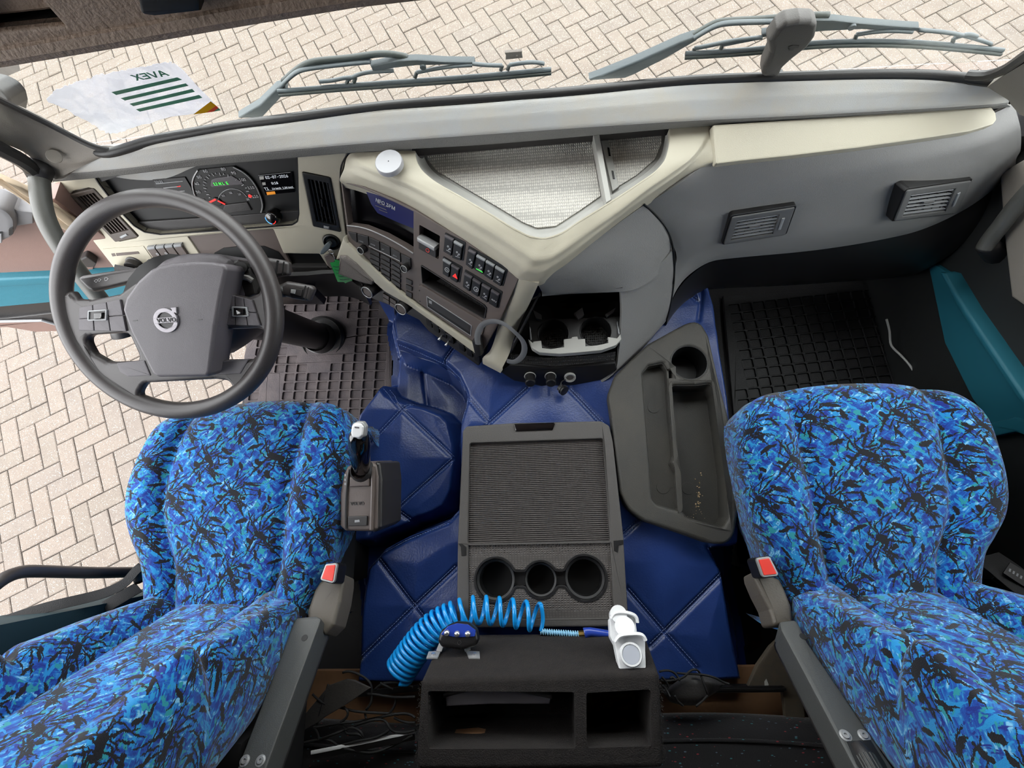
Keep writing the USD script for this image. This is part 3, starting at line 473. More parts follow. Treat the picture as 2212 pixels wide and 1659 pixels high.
for i in (2, 3, 4):
    for r in range(6 if i > 2 else 4):
        a, b = T[i], T[i+1]; y = 25+r*10.5; dp('radio_button', slab(CS, [(a[0]+2, a[1]+y), (b[0]-1, b[1]+y-1), (b[0]-1, b[1]+y+7.5), (a[0]+3, a[1]+y+8)], 0, .0035, .001, .0008), 'dark_plastic')
for q in ((878, 600, 13, 9), (878, 613, 13, 9), (878, 627, 13, 10)): dp('radio_button', slab(CS, [(q[0], q[1]), (q[0]+q[2], q[1]+6), (q[0]+q[2], q[1]+6+q[3]), (q[0], q[1]+q[3])], 0, .0035, .001), 'dark_plastic')
dp('silver_trim', tube([CS.hit(*q)+.0035*CS.n for q in [(799, 530), (830, 545), (866, 563)]], .0012, 8, 12), 'steel')
for q, s_ in (((778, 519), 'AUDIO'), ((803, 526), 'PHONE'), ((827, 537), 'SET'), ((851, 550), 'MENU')): dp('button_text', text(CS, (q[0], q[1]), (q[0]+12, q[1]+5), s_, .0026, off=.0042), 'light_grey', False)
def knob(c, r, h, n=None, ring=True, sc=1.0):
    kf = Fr(CS.hit(*c), n if n is not None else CS.n, CS.u)
    k = dp('control_knob', kf.put(lathe(Fr((0, 0, 0), (0, 0, 1)), (0, 0), [(r*1.06, -.01), (r, h-.002), (r*.95, h), (r*.8, h), (r*.78, h-.002), (0, h-.002)], 32)), 'knob_black', 40)
    if ring: dp('knob_ring', kf.put(tube([(r*.9*math.cos(a), r*.9*math.sin(a), h) for a in np.linspace(0, 6.283, 33)[:-1]], r*.085, 8, closed=True)), 'steel', parent=k)
    return kf, k
knob((787, 536), .0095, .016); knob((880, 575), .0095, .016)
# parking brake switch and rocker switches
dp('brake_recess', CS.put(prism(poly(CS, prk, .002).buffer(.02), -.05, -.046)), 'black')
dp('brake_lever', slab(CS, [(906, 513), (943, 534), (943, 556), (906, 535)], -.02, .004, .002), 'dark_plastic', label='parking brake rocker in its recess'); dp('brake_lever_edge', slab(CS, [(906, 508), (944, 530), (943, 539), (906, 517)], -.01, .012, .003), 'steel'); dp('switch_symbol', disc(CS, (926, 539), .005, .004, .005, 0, 16, .0036), 'red')
S = [((500, 190), (655, 275), (610, 560), (470, 480)), ((655, 290), (805, 375), (770, 640), (620, 590)), ((905, 440), (1030, 500), (965, 790), (850, 700)), ((1040, 530), (1195, 620), (1140, 870), (1010, 795)), ((1200, 625), (1350, 715), (1295, 975), (1165, 890)), ((1360, 720), (1520, 820), (1450, 1080), (1310, 990)), ((465, 595), (605, 680), (565, 930), (460, 860)), ((610, 690), (745, 775), (710, 1020), (590, 950)), ((835, 835), (970, 915), (920, 1170), (800, 1080)), ((975, 930), (1115, 1020), (1065, 1260), (940, 1175)), ((1130, 1025), (1275, 1110), (1220, 1360), (1090, 1270)), ((1290, 1120), (1425, 1210), (1380, 1450), (1240, 1360))]
for w_ in (((480, 165), (840, 340), (800, 660), (610, 570)), ((890, 400), (1560, 780), (1480, 1095), (840, 700)), ((455, 575), (785, 760), (740, 1030), (450, 870)), ((830, 800), (1470, 1180), (1400, 1470), (790, 1085))): dp('switch_well', slab(CS, [SW(q) for q in w_], -.002, .0012, 0, .002), 'black')
for i, q in enumerate(S):
    a, b, c, d = [np.array(SW(p)) for p in q]; L = lambda s, t: (a*(1-s)+b*s)*(1-t)+(d*(1-s)+c*s)*t
    sw = dp('rocker_switch', slab(CS, [L(.02, .14), L(.98, .14), L(.98, 1), L(.02, 1)], .0, .006, .0015, .001), 'black_plastic')
    dp('switch_top', slab(CS, [L(.02, .02), L(.98, .02), L(.98, .15), L(.02, .15)], .0, .0085, .002, .001), 'light_grey' if i in (1, 3, 4, 5, 6) else 'hub_grey', parent=sw)
    F2 = CS.off(.006); c0 = L(.5, .72)
    if i == 6: dp('switch_symbol', disc(F2, L(.5, .68), .0062, 0, .0006, 0, 20, .0045), 'white_print', False, parent=sw); dp('switch_symbol', slab(F2, [L(.36, .66), L(.64, .66), L(.64, .71), L(.36, .71)], 0, .0006), 'white_print', False, parent=sw)
    elif i == 7:
        t3 = Polygon([F2.uv(*L(.5, .56)), F2.uv(*L(.86, .84)), F2.uv(*L(.14, .84))]); dp('switch_symbol', F2.put(prism(t3.difference(t3.buffer(-.0022)), 0, .0006)), 'lit_red', False, 'red warning triangle', parent=sw); dp('switch_symbol', disc(F2, L(.5, .75), .0014, 0, .0006, 0, 10), 'lit_red', False, parent=sw)
    elif i == 11: dp('switch_symbol', text(F2, L(.14, .76), L(.9, .76), 'AUX 2', .0034), 'white_print', False, parent=sw)
    elif i == 9: dp('switch_symbol', disc(F2, L(.5, .7), .0066, 0, .0006, 0, 20, .005), 'white_print', False, parent=sw); dp('switch_symbol', text(F2, L(.4, .76), L(.7, .76), '6', .0055), 'white_print', False, parent=sw)
    else:
        for (x, y, r) in ((.38, .66, .0024), (.62, .74, .0022), (.5, .82, .0014)): dp('switch_symbol', disc(F2, L(x, y), r, 0, .0006, 0, 10, r*.45), 'white_print', False, parent=sw)
        dp('switch_symbol', slab(F2, [L(.25, .9), L(.75, .9), L(.75, .92), L(.25, .92)], 0, .0006), 'white_print', False, parent=sw)
    if i == 3: dp('switch_light', slab(F2, [L(.04, .95), L(.9, .95), L(.9, .985), L(.04, .985)], 0, .0012), 'lit_green', False, 'thin green indicator light', parent=sw)
# shelf slot and radio
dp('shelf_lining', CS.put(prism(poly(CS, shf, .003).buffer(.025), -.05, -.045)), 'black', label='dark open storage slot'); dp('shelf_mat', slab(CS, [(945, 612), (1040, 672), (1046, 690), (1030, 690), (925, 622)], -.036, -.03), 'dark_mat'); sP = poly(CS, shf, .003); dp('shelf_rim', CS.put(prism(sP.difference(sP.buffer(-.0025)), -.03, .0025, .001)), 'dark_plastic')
ra = dp('radio', slab(CS, [(906, 617), (913, 616), (1049, 697), (1038, 738), (1030, 740), (907, 653)], 0, .004, .001, .002), 'panel_brown', label='narrow disc player with a silver frame')
rp = poly(CS, [(923, 637), (1021, 701), (1019, 724), (925, 661)], .0015); dp('radio_frame', CS.put(prism(rp.difference(rp.buffer(-.002)), .004, .0055, .0005)), 'steel', parent=ra); dp('radio_face', CS.put(prism(rp.buffer(-.002), .003, .005)), 'dark_plastic', parent=ra)
dp('disc_slot', slab(CS, [(926, 656), (1018, 717), (1018, 720), (926, 659)], .005, .0056), 'black', parent=ra); dp('radio_badge', slab(CS, [(929, 646), (935, 649), (935, 655), (929, 652)], .005, .0056), 'light_grey', parent=ra)
for q in ((908, 626), (909, 649)): dp('removal_hole', disc(CS, q, .0018, .003, .0045, 0, 10), 'black', parent=ra)
# lower band, climate knobs and bottom switches
LF = CS.off(.004)
dp('lower_trim', slab(LF, [(728, 560), (745, 508), (753, 524), (790, 560), (835, 603), (900, 657), (1044, 755), (1036, 767), (948, 702), (883, 656), (832, 627), (800, 598), (772, 566), (750, 552)], -.02, .006, .003, .002), 'beige', label='cream lower edge band of the console')
dp('knee_pad', LF.put(prism(poly(LF, [(738, 548), (752, 548), (775, 566), (798, 590), (812, 604), (808, 613), (780, 606), (735, 590)], .003), -.03, .012, .008)), 'leather_grey')
BF = CS.off(-.012)
dp('climate_panel', slab(BF, [(775, 598), (808, 605), (835, 625), (890, 662), (1040, 762), (1034, 792), (925, 716), (905, 692), (840, 660), (790, 640)], -.04, 0, .004, .003), 'dark_plastic')
for c in ((802, 624), (874, 660)):
    kf, k_ = knob(c, .0175, .018, nrm(CS.n+np.array([-.25, -.35, .1]))); dp('knob_face', kf.put(prism(Point(0, 0).buffer(.0135), .015, .0172, .001)), 'panel_brown', parent=k_)
for i in range(2):
    for j in range(2): x, y = 829+i*15, 637+i*10-j*9+4; dp('climate_button', slab(BF, [(x, y), (x+13, y+8), (x+13, y+16), (x, y+8)], 0, .004, .001), 'panel_brown')
for i, (x, y) in enumerate(((921, 679), (936, 690), (952, 702), (967, 714), (991, 731), (1008, 743), (1024, 755))):
    b_ = dp('toggle_switch', slab(BF, [(x, y), (x+14, y+8), (x+16, y+27), (x+3, y+20)], 0, .008, .002, .001), 'black_plastic'); dp('switch_top', slab(BF, [(x, y), (x+14, y+8), (x+14, y+12), (x, y+4)], .002, .011, .002), 'dark_plastic', parent=b_)
    if i in (2, 3): dp('toggle_lever', tube([BF.hit(x+6, y+20)+.006*BF.n, BF.hit(x+6, y+20)+.016*BF.n, BF.hit(x+5, y+22)+.024*BF.n], [.003, .003, .0042], 8), 'chrome', True, 'chrome toggle lever', parent=b_)
# post, right flank and cup holder
dp('console_post', patch([[(1122, 602, .602), (1140, 607, .602), (1164, 612, .60)], [(1080, 690, .48), (1103, 690, .49), (1131, 682, .48)], [(1066, 740, .42), (1086, 742, .425), (1108, 738, .42)], [(1058, 758, .40), (1080, 762, .405), (1101, 762, .40)], [(1042, 776, .38), (1062, 788, .38), (1083, 799, .375)], [(1043, 786, .365), (1060, 795, .36), (1081, 806, .36)]], 12, 40, .012), 'beige', 50, 'cream post at the end of the console')
dp('console_flank', patch([[(1158, 609, .60), (1207, 582, .608), (1300, 509, .63), (1391, 443, .652)], [(1166, 622, .565), (1235, 602, .572), (1335, 545, .585), (1432, 490, .585)], [(1171, 634, .53), (1250, 628, .52), (1345, 612, .51), (1450, 530, .525)], [(1171, 640, .52), (1250, 634, .50), (1345, 630, .49), (1452, 560, .475)]], 50, 30, .008), 'body_grey', 50)
dp('console_cheek', patch([[(1340, 620, .50), (1400, 590, .50), (1453, 540, .515)], [(1342, 700, .42), (1400, 660, .42), (1455, 600, .44)], [(1336, 770, .36), (1390, 720, .36), (1447, 662, .375)], [(1330, 800, .335), (1385, 745, .335), (1440, 690, .34)], [(1300, 826, .31), (1350, 790, .31), (1425, 706, .32)]], 24, 30, .008), 'body_grey', 50)
dp('body_seam', tube([at(x, y, z)+[0, 0, .002] for x, y, z in [(1391, 443, .654), (1420, 470, .605), (1442, 500, .565), (1454, 540, .515), (1456, 600, .44), (1448, 660, .376), (1440, 692, .34)]], .0022, 6, 30), 'black', True)
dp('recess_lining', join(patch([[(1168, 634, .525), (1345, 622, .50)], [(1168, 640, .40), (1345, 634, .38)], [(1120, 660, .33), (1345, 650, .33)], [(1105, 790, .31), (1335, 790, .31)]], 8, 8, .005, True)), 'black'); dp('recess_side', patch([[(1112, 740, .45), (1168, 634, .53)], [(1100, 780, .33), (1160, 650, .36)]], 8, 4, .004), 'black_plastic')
HZ = Fr(at(1240, 720, .405), (0, 0, 1), (1, 0, 0))
hp = poly(HZ, [(1142, 690), (1340, 682), (1340, 740), (1300, 757), (1209, 763), (1160, 760), (1144, 740)]); c1, c2 = HZ.uv(1195, 720), HZ.uv(1287, 715)
ch = dp('cup_holder', HZ.put(prism(hp.difference(Point(c1).buffer(.0385)).difference(Point(c2).buffer(.0385)), -.012, -.002, .002)), 'black_plastic', label='pull out double cup holder with a grey front')
for c in (c1, c2): dp('cup_ring', HZ.put(prism(Point(c).buffer(.0405).difference(Point(c).buffer(.038)), -.05, .0, .001)), 'black_plastic', 35, parent=ch); dp('cup_floor', HZ.put(prism(Point(c).buffer(.038), -.055, -.05)), 'dark_mat', parent=ch)
dp('front_bracket', slab(HZ.off(.006), [(1141, 733), (1151, 741), (1152, 738), (1169, 736), (1171, 752), (1190, 754), (1218, 750), (1218, 733), (1234, 731), (1236, 728), (1247, 727), (1249, 733), (1264, 732), (1265, 748), (1290, 746), (1314, 741), (1313, 728), (1333, 731), (1340, 722), (1342, 733), (1331, 746), (1300, 757), (1250, 762), (1209, 765), (1165, 762), (1149, 752)], -.018, .002, .002), 'tray_grey', parent=ch)
for a, b in (((1144, 702), (1147, 734)), ((1333, 690), (1337, 722))): dp('side_rail', tube([HZ.off(-.006).hit(*a), HZ.off(.008).hit(*b)], .002, 8), 'light_grey', parent=ch)
for q in (((1150, 668), (1170, 680), (1170, 690), (1158, 688)), ((1240, 676), (1258, 664), (1262, 680), (1250, 690)), ((1308, 678), (1330, 664), (1326, 674), (1312, 684))): dp('spring_flap', slab(HZ.off(.01), q, -.01, .0, .001), 'dark_plastic', parent=ch)
dp('recess_mat', patch([[(1104, 764, .385), (1200, 772, .37), (1330, 760, .37)], [(1094, 796, .36), (1200, 798, .352), (1328, 786, .35)]], 20, 6, .006), 'dark_mat')
SPF = Fr(at(1190, 812, .335), (0, -.85, .52), (1, 0, 0))
sk = dp('socket_panel', slab(SPF, [(1078, 804), (1100, 788), (1200, 794), (1330, 784), (1334, 800), (1300, 822), (1240, 834), (1170, 836), (1110, 824)], -.05, 0, .006, .004), 'black_plastic')
for c in ((1145, 811), (1189, 811)): s_ = dp('power_socket', SPF.put(lathe(Fr((0, 0, 0), (0, 0, 1)), SPF.uv(*c), [(.0145, 0), (.0145, .004), (.0125, .005), (.0125, .024), (.0135, .026), (.0135, .03), (.011, .032), (0, .031)], 24)), 'black_plastic', 40, 'black capped power socket'); dp('socket_ring', SPF.put(tube([(*(SPF.uv(*c)+np.array([math.cos(a), math.sin(a)])*.0142), .004) for a in np.linspace(0, 6.283, 25)[:-1]], .0014, 6, closed=True)), 'tray_grey', parent=s_)
s_ = dp('power_socket', SPF.put(lathe(Fr((0, 0, 0), (0, 0, 1)), SPF.uv(1231, 814), [(.0155, 0), (.0155, .005), (.014, .006), (.0105, .005), (.0105, -.02), (0, -.02)], 24)), 'tray_grey', 40, 'open power socket with a pale rim'); dp('socket_inside', SPF.put(prism(Point(SPF.uv(1231, 814)).buffer(.0104), -.02, .0008)), 'leather_grey', parent=s_)
cf = Fr(at(1214, 840, .335), (.6, -.7, .4)); s_ = dp('socket_cap', cf.put(lathe(Fr((0, 0, 0), (0, 0, 1)), (0, 0), [(.010, -.008), (.010, .0), (.0135, .001), (.0135, .004), (.0115, .005), (.0115, .007), (.0135, .008), (.0135, .011), (0, .012)], 20)), 'black_plastic', 40, 'loose black socket cap on its tether'); dp('tether', tube([SPF.hit(1222, 818)+.004*SPF.n, at(1212, 826, .34), at(1212, 836, .342)], .0016, 6, 8), 'black_plastic', parent=s_)
rg = [(1033, 744, .455), (1031, 728, .475), (1037, 709, .50), (1050, 697, .52), (1080, 696, .535), (1108, 714, .53), (1128, 735, .50), (1133, 754, .46), (1126, 772, .42), (1110, 782, .402), (1095, 779, .40)]
dp('bottle_loop', tube(spl([at(*q) for q in rg], 40), .0075, 4, flat=.3, upv=np.array([.1, .9, .3])), 'arm_loop', 40, 'grey loop arm around the console post'); dp('loop_mount', slab(LF, [(1026, 728), (1040, 722), (1046, 760), (1034, 764)], .0, .02, .004), 'black_plastic')
# left panel of light switches
LP = poly(DFP, [(223, 537), (310, 531), (345, 580), (256, 586)]); dp('light_panel', DFP.put(prism(LP, 0, .0015, .0005)), 'beige'); dp('light_symbols', slab(DFP, [(251, 546), (299, 542), (302, 547), (253, 552)], .0015, .0022), 'panel_brown'); dp('light_symbols', slab(DFP, [(241, 547), (248, 546), (251, 552), (244, 553)], .0015, .0022), 'panel_brown')
kf = Fr(DFP.hit(292, 568), DFP.n, DFP.u); dp('light_knob', kf.put(lathe(Fr((0, 0, 0), (0, 0, 1)), (0, 0), [(.021, 0), (.021, .004), (.018, .006), (.017, .02), (.014, .022), (0, .022)], 28)), 'dark_plastic', 40, 'round headlamp knob')
for i in range(4):
    x, y = 320+i*19, 530-i*1.7; b_ = dp('rocker_switch', slab(DFP, [(x, y+5), (x+17, y+3), (x+33, y+26), (x+17, y+28)], 0, .007, .0015, .001), 'panel_brown'); dp('switch_top', slab(DFP, [(x, y), (x+17, y-2), (x+18, y+4), (x+1, y+6)], 0, .009, .002), 'light_grey', parent=b_)
    if i < 2: dp('switch_symbol', disc(DFP.off(.007), (x+20, y+19), .0035, 0, .0006, 0, 12, .0018), 'white_print', False, parent=b_)
dp('thumb_wheel', tube([DFP.hit(320, 560)+.001*DFP.n, DFP.hit(333, 570)+.004*DFP.n], .004, 8), 'chrome'); 
# ignition
igf = Fr(DFP.hit(717, 522), nrm(np.array([.1, -1, .5])), (1, 0, 0)); dp('ignition_lock', igf.put(lathe(Fr((0, 0, 0), (0, 0, 1)), (0, 0), [(.0215, -.03), (.0215, .004), (.019, .006), (.016, -.002), (.013, -.002), (.012, .006), (0, .006)], 28)), 'black', 40, 'round black ignition lock')
# ================= steering wheel and column =================
WC = np.array([-.739, .418, .711]); WF = Fr(WC, (.065, -.442, .895), (1, 0, 0))
sw_ = thing('steering_wheel', 'black four spoke steering wheel with a dark grey hub and round metal emblem', 'steering wheel', WC)
def wp(name, mesh, m, smooth=35, label=None, parent=None): return part(parent or sw_, name, mesh, m, smooth, label)
wp('rim', tube([WF.p(.2105*math.cos(a), .2105*math.sin(a)) for a in np.linspace(0, 2*math.pi, 97)[:-1]], .0178, 18, closed=True, flat=1.05), 'wheel_black', True)
disk = Point(0, 0).buffer(.205, quad_segs=24)
low = Polygon([WF.uv(*q) for q in [(60, 700), (120, 640), (160, 628), (172, 646), (200, 648), (262, 636), (300, 610), (480, 610), (484, 632), (540, 642), (562, 634), (572, 606), (660, 640), (660, 960), (60, 960)]])
holes = [poly(WF, h, .012) for h in ([(190, 724), (284, 718), (312, 780), (240, 782), (205, 762)], [(470, 712), (576, 708), (574, 738), (552, 776), (466, 778)], [(302, 852), (318, 826), (470, 818), (500, 822), (510, 846), (470, 870), (420, 878), (370, 877), (322, 866)])]
pz = disk.intersection(low)
for h in holes: pz = pz.difference(h)
pz = rnd(pz, .006); wp('spoke_plate', WF.put(prism(pz, -.014, .010, .008, .006)), 'wheel_black', 50)
hub = [(324, 581), (345, 573), (368, 567.5), (422, 564), (458, 566), (484, 571), (490, 582), (479, 628), (466, 703), (453, 806), (447, 814), (338, 815), (328, 808), (280, 716), (263, 669), (270, 642), (297, 605)]
HF2 = WF.off(.05); wp('hub_cover', HF2.put(prism(poly(HF2, hub, .006), -.06, 0, .007)), 'hub_grey', 50)
wp('spoke_insert', slab(WF.off(.012), [(250, 784), (312, 778), (326, 812), (276, 814), (258, 804)], -.01, 0, .003, .002), 'hub_grey'); wp('spoke_insert', slab(WF.off(.012), [(462, 780), (538, 776), (519, 808), (458, 811)], -.01, 0, .003, .002), 'hub_grey')
BFw = WF.off(.014)
def grid(c, nx, ny, sk=()):
    c = [np.array(q, float) for q in c]; L = lambda s, t: (c[0]*(1-s)+c[1]*s)*(1-t)+(c[3]*(1-s)+c[2]*s)*t
    for i in range(nx):
        for j in range(ny):
            if (i, j) in sk: continue
            g = .015; wp('wheel_button', slab(BFw, [L((i+g)/nx, (j+g)/ny), L((i+1-g)/nx, (j+g)/ny), L((i+1-g)/nx, (j+1-g)/ny), L((i+g)/nx, (j+1-g)/ny)], -.008, 0, .0015, .001), 'hub_grey')
grid([(170, 664), (259, 646), (273, 716), (168, 714)], 3, 2); grid([(488, 634), (544, 648), (562, 704), (481, 703)], 3, 2)
for q, r in (([(192, 671), (233, 668), (232, 692), (191, 693)], [(207, 676), (225, 675), (224, 688), (207, 689)]), ([(502, 662), (534, 663), (538, 684), (503, 684)], [(510, 667), (528, 668), (529, 680), (511, 680)])):
    P = poly(BFw, q, .002); f_ = wp('jog_frame', BFw.put(prism(P.difference(P.buffer(-.0028)), -.004, .003, .0008)), 'light_grey', label='light rectangular frame'); wp('jog_pad', BFw.put(prism(P.buffer(-.0028), -.004, .001)), 'dark_plastic', parent=f_); wp('jog_roller', slab(BFw, r, 0, .006, .0025), 'piano', parent=f_)
E0 = HF2.off(.0002); ec = E0.uv(360, 692); ring_ = Point(ec).buffer(.0232, quad_segs=12).difference(Point(ec).buffer(.0152, quad_segs=12))
band = poly(E0, [(336.5, 687), (385, 684), (385, 696), (337, 699)]); arrow = poly(E0, [(370, 665), (383, 663), (384, 678), (380, 675), (374, 681), (369, 676), (374, 670)])
em = wp('emblem', E0.put(prism(ring_.union(arrow), -.002, .0032, .0008)), 'emblem_metal', label='round metal emblem with an arrow and a name band'); wp('emblem_band', E0.put(prism(band, -.002, .0045, .0006)), 'emblem_metal', parent=em); wp('emblem_backing', E0.put(prism(Point(ec).buffer(.0155), -.002, .0005)), 'dark_plastic', parent=em)
wp('emblem_lettering', text(E0.off(.0045), (339.5, 697), (383, 694.5), 'VOLVO', .0076), 'black_plastic', False, parent=em)
for q in (((287, 693), (297, 692)), ((428, 691), (437, 690))): wp('horn_mark', bar(E0.hit(*q[0]), E0.hit(*q[1]), .0012, .001, 0, E0.n), 'dark_plastic')
co = thing('steering_column', 'black steering column with three control stalks behind the wheel', 'steering column', (-.76, .5, .4))
def cp_(name, mesh, m, smooth=35, label=None, parent=None): return part(parent or co, name, mesh, m, smooth, label)
SH = WF.off(-.012)
cp_('shroud', SH.put(prism(poly(SH, [(306, 640), (308, 606), (322, 582), (348, 560), (385, 548), (430, 545), (470, 548), (494, 560), (510, 590), (524, 640), (500, 660), (340, 670)], .008), -.10, 0, .014)), 'hub_grey', 50)
cp_('switch_housing', SH.put(prism(poly(SH, [(486, 566), (505, 558), (530, 580), (545, 636), (520, 646), (500, 630)], .004), -.08, -.012, .006)), 'dark_plastic')
cp_('lock_hole', SH.put(prism(Point(SH.uv(516, 577)).buffer(.011), -.03, -.0095)), 'black'); cp_('tilt_lever_tip', tube([SH.p(*SH.uv(508, 596), -.006), SH.p(*SH.uv(530, 600), -.01), SH.p(*SH.uv(538, 606), -.012)], .006, 8), 'tray_grey')
cp_('column_tube', tube([WC-WF.n*.04, np.array([-.755, .50, .52]), np.array([-.77, .56, .3]), np.array([-.782, .63, .02])], [.075, .065, .05, .046], 20), 'black_plastic', True)
cp_('column_cover', tube([WC-WF.n*.02, np.array([-.75, .47, .58]), np.array([-.76, .55, .45])], [.11, .10, .075], 20), 'black_plastic', True)
BT = Fr((-.782, .632, 0), (0, -.25, 1)); cp_('floor_boot', BT.put(lathe(Fr((0, 0, 0), (0, 0, 1)), (0, 0), [(.083, -.01), (.083, .012), (.075, .02), (.07, .014), (.055, .02), (.05, .06)], 32)), 'rubber', 40, 'round rubber boot where the column meets the floor')
ST = WF.off(-.035)
def stalk(px, root, tipcut, r=.006, th=.02):
    s_ = cp_('control_stalk', ST.put(prism(poly(ST, px, r), -th, 0, .007, .005)), 'wheel_black', 50); cp_('stalk_root', tube([ST.hit(*root[0])-.008*ST.n, ST.hit(*root[1])-.012*ST.n], .013, 12), 'dark_plastic', True, parent=s_)
    for q in tipcut: cp_('tip_groove', slab(ST, q, -.003, .0006), 'black', parent=s_)
    return s_
s1_ = stalk([(164, 600), (176, 594), (282, 579), (316, 572), (324, 584), (316, 600), (284, 610), (198, 630), (186, 625), (170, 608)], ((310, 588), (350, 600)), [])
for (x, y) in ((208, 607), (215, 605)): P = poly(ST, [(x-5, y), (x, y-4), (x+5, y-1), (x, y+4)]); cp_('stalk_symbol', ST.put(prism(P.difference(P.buffer(-.0012)), 0, .0007)), 'white_print', False, parent=s1_)
P = poly(ST, [(226, 600), (231, 599), (235, 602), (232, 606), (227, 607)]); cp_('stalk_symbol', ST.put(prism(P.difference(P.buffer(-.0012)), 0, .0007)), 'white_print', False, parent=s1_)
stalk([(560, 560), (572, 555), (609, 561), (624, 567), (622, 594), (592, 599), (566, 590)], ((570, 576), (520, 585)), [[(598, 562), (602, 563), (597, 596), (593, 596)], [(612, 565), (614, 566), (611, 594), (609, 594)]])
s3_ = stalk([(598, 617), (618, 607), (673, 617), (678, 625), (666, 652), (628, 645), (604, 638)], ((612, 628), (555, 634)), [[(659, 617), (661, 618), (653, 647), (650, 646)], [(666, 620), (667, 620), (660, 649), (658, 648)]])
cp_('stalk_slider', slab(ST, [(628, 622), (655, 626), (651, 640), (626, 634)], 0, .003, .001), 'dark_plastic', parent=s3_); cp_('stalk_switch', slab(ST, [(631, 625), (641, 626), (639, 635), (630, 633)], .003, .006, .001), 'steel', parent=s3_)
SO_ = [(1461, 710), (1482, 699), (1500, 694), (1516, 702), (1530, 726), (1552, 824), (1580, 930), (1594, 1012), (1593, 1113), (1585, 1158), (1567, 1176), (1533, 1174), (1388, 1124), (1356, 1099), (1338, 1064), (1320, 903), (1312, 853), (1327, 813), (1363, 777), (1399, 744)]
TR_ = [(1000, 932), (1008, 921), (1113, 914), (1298, 910), (1316, 920), (1324, 955), (1346, 1154), (1357, 1340), (1350, 1353), (996, 1356), (987, 1342), (989, 1174)]
# ================= quilted engine cover =================
mat('blue_hide', (30, 52, 106), .34, (220, .25), (9, (36, 60, 118), .5)); mat('stitch_blue', (104, 122, 168), .6)
TZ, PZ = .30, .235
top = [(700, 560), (838, 640), (848, 740), (895, 757), (959, 786), (987, 813), (1004, 850), (1003, 870), (989, 916), (988, 960), (992, 1040), (990, 1098), (965, 1125), (873, 1162), (820, 1191), (787, 1228), (774, 1350), (764, 1482), (1614, 1478), (1612, 1470), (1586, 1346), (1567, 1235), (1545, 1190), (1600, 1180), (1606, 1100), (1592, 1000), (1577, 860), (1560, 760), (1549, 660), (1538, 618), (1520, 604), (1490, 560)]
pad = [(820, 828), (836, 850), (872, 866), (912, 876), (955, 893), (972, 910), (985, 960), (985, 1010), (979, 1060), (962, 1096), (935, 1112), (900, 1122), (880, 1135), (800, 1170), (745, 1175), (742, 1040), (752, 960), (775, 895), (800, 862)]
Pt = Polygon([at(*q, TZ)[:2] for q in top]).buffer(0); Pp = Polygon([at(*q, PZ)[:2] for q in pad]).buffer(0)
foot = [(822, 640), (812, 690), (826, 760), (822, 815), (806, 850), (780, 872), (760, 920), (735, 980), (722, 1080), (730, 1200), (748, 1300), (752, 1480), (752, 1500), (1660, 1500), (1650, 1480), (1640, 1380), (1610, 1250), (1622, 1100), (1600, 900), (1570, 700), (1552, 620), (1500, 540), (760, 540)]
Pf = Polygon([at(*q, .20)[:2] for q in foot]).buffer(0)
seams_t = [[(1141, 836), (1057, 913)], [(1009, 856), (1057, 913)], [(1228, 838), (1293, 906), (1330, 945)], [(982, 747), (956, 785)], [(812, 1202), (894, 1311), (928, 1353), (985, 1420)], [(988, 1223), (894, 1311), (769, 1433)], [(1353, 1271), (1436, 1367), (1507, 1446)], [(1404, 1398), (1436, 1367), (1564, 1238)], [(1346, 1156), (1380, 1125), (1440, 1070)], [(1057, 913), (1010, 960)], [(1487, 632), (1512, 652)], [(1512, 606), (1516, 640), (1510, 690)], [(846, 655), (848, 740)], [(1531, 1178), (1567, 1235), (1585, 1346), (1611, 1473)], [(880, 600), (850, 690)]]
edge_t = [[(852, 742), (895, 758), (959, 787), (987, 814), (1004, 850), (1001, 880), (988, 912)], [(988, 1101), (965, 1126), (873, 1163), (820, 1192), (786, 1229)]]
seams_p = [[(824, 832), (868, 884), (980, 990)], [(891, 866), (868, 884), (802, 953), (760, 985)], [(980, 990), (919, 1044), (859, 1098), (800, 1150)], [(850, 1098), (888, 1126)], [(972, 915), (984, 965), (984, 1010), (976, 1062), (958, 1094), (930, 1111)]]
seams_w = [[(894, 762), (899, 810), (906, 864)], [(846, 745), (834, 785), (827, 828)]]
xs = np.arange(-.76, .66, .0042); ys = np.arange(-.46, .74, .0042); XX, YY = np.meshgrid(xs, ys, indexing='ij'); XY = np.c_[XX.ravel(), YY.ravel()]
pts_ = shapely.points(XY)
def sd(P): d = shapely.distance(pts_, P.exterior); return np.where(shapely.contains(P, pts_), -d, d)
dt, dpp, dff = sd(Pt), sd(Pp), sd(Pf); sm = lambda t: np.clip(t, 0, 1)**2*(3-2*np.clip(t, 0, 1))
zf = -.02+(.13+.02)*sm(-dff/.035)              # the skirt rising from the floor
zp = PZ-.15*sm((dpp+.012)/.045); zt = TZ-.28*sm((dt+.014)/.05)
z = np.maximum(np.maximum(zf, zp), zt)
def near(lines, zz): return np.min([shapely.distance(pts_, shapely.LineString([at(*q, zz)[:2] for q in l])) for l in lines], axis=0)
nt, npd, nw, ne = near(seams_t, TZ), near(seams_p, PZ), near(seams_w, .22), near(edge_t, TZ)
isT, isP = (zt >= zp) & (zt >= zf), (zp > zt) & (zp >= zf); ds = np.where(isT, nt, np.where(isP, npd, nw))
z += .011*(1-np.exp(-(np.minimum(ds, ne)/.05)**2))-.0075*np.exp(-(ds/.0055)**2)+np.where(isT, .004*np.exp(-(ne/.006)**2), 0)
z += .0035*(meshkit.fbm(np.c_[XY*9, np.zeros(len(XY))], 3, 3)-.5)*np.where(isT | isP, 1, 2.5)
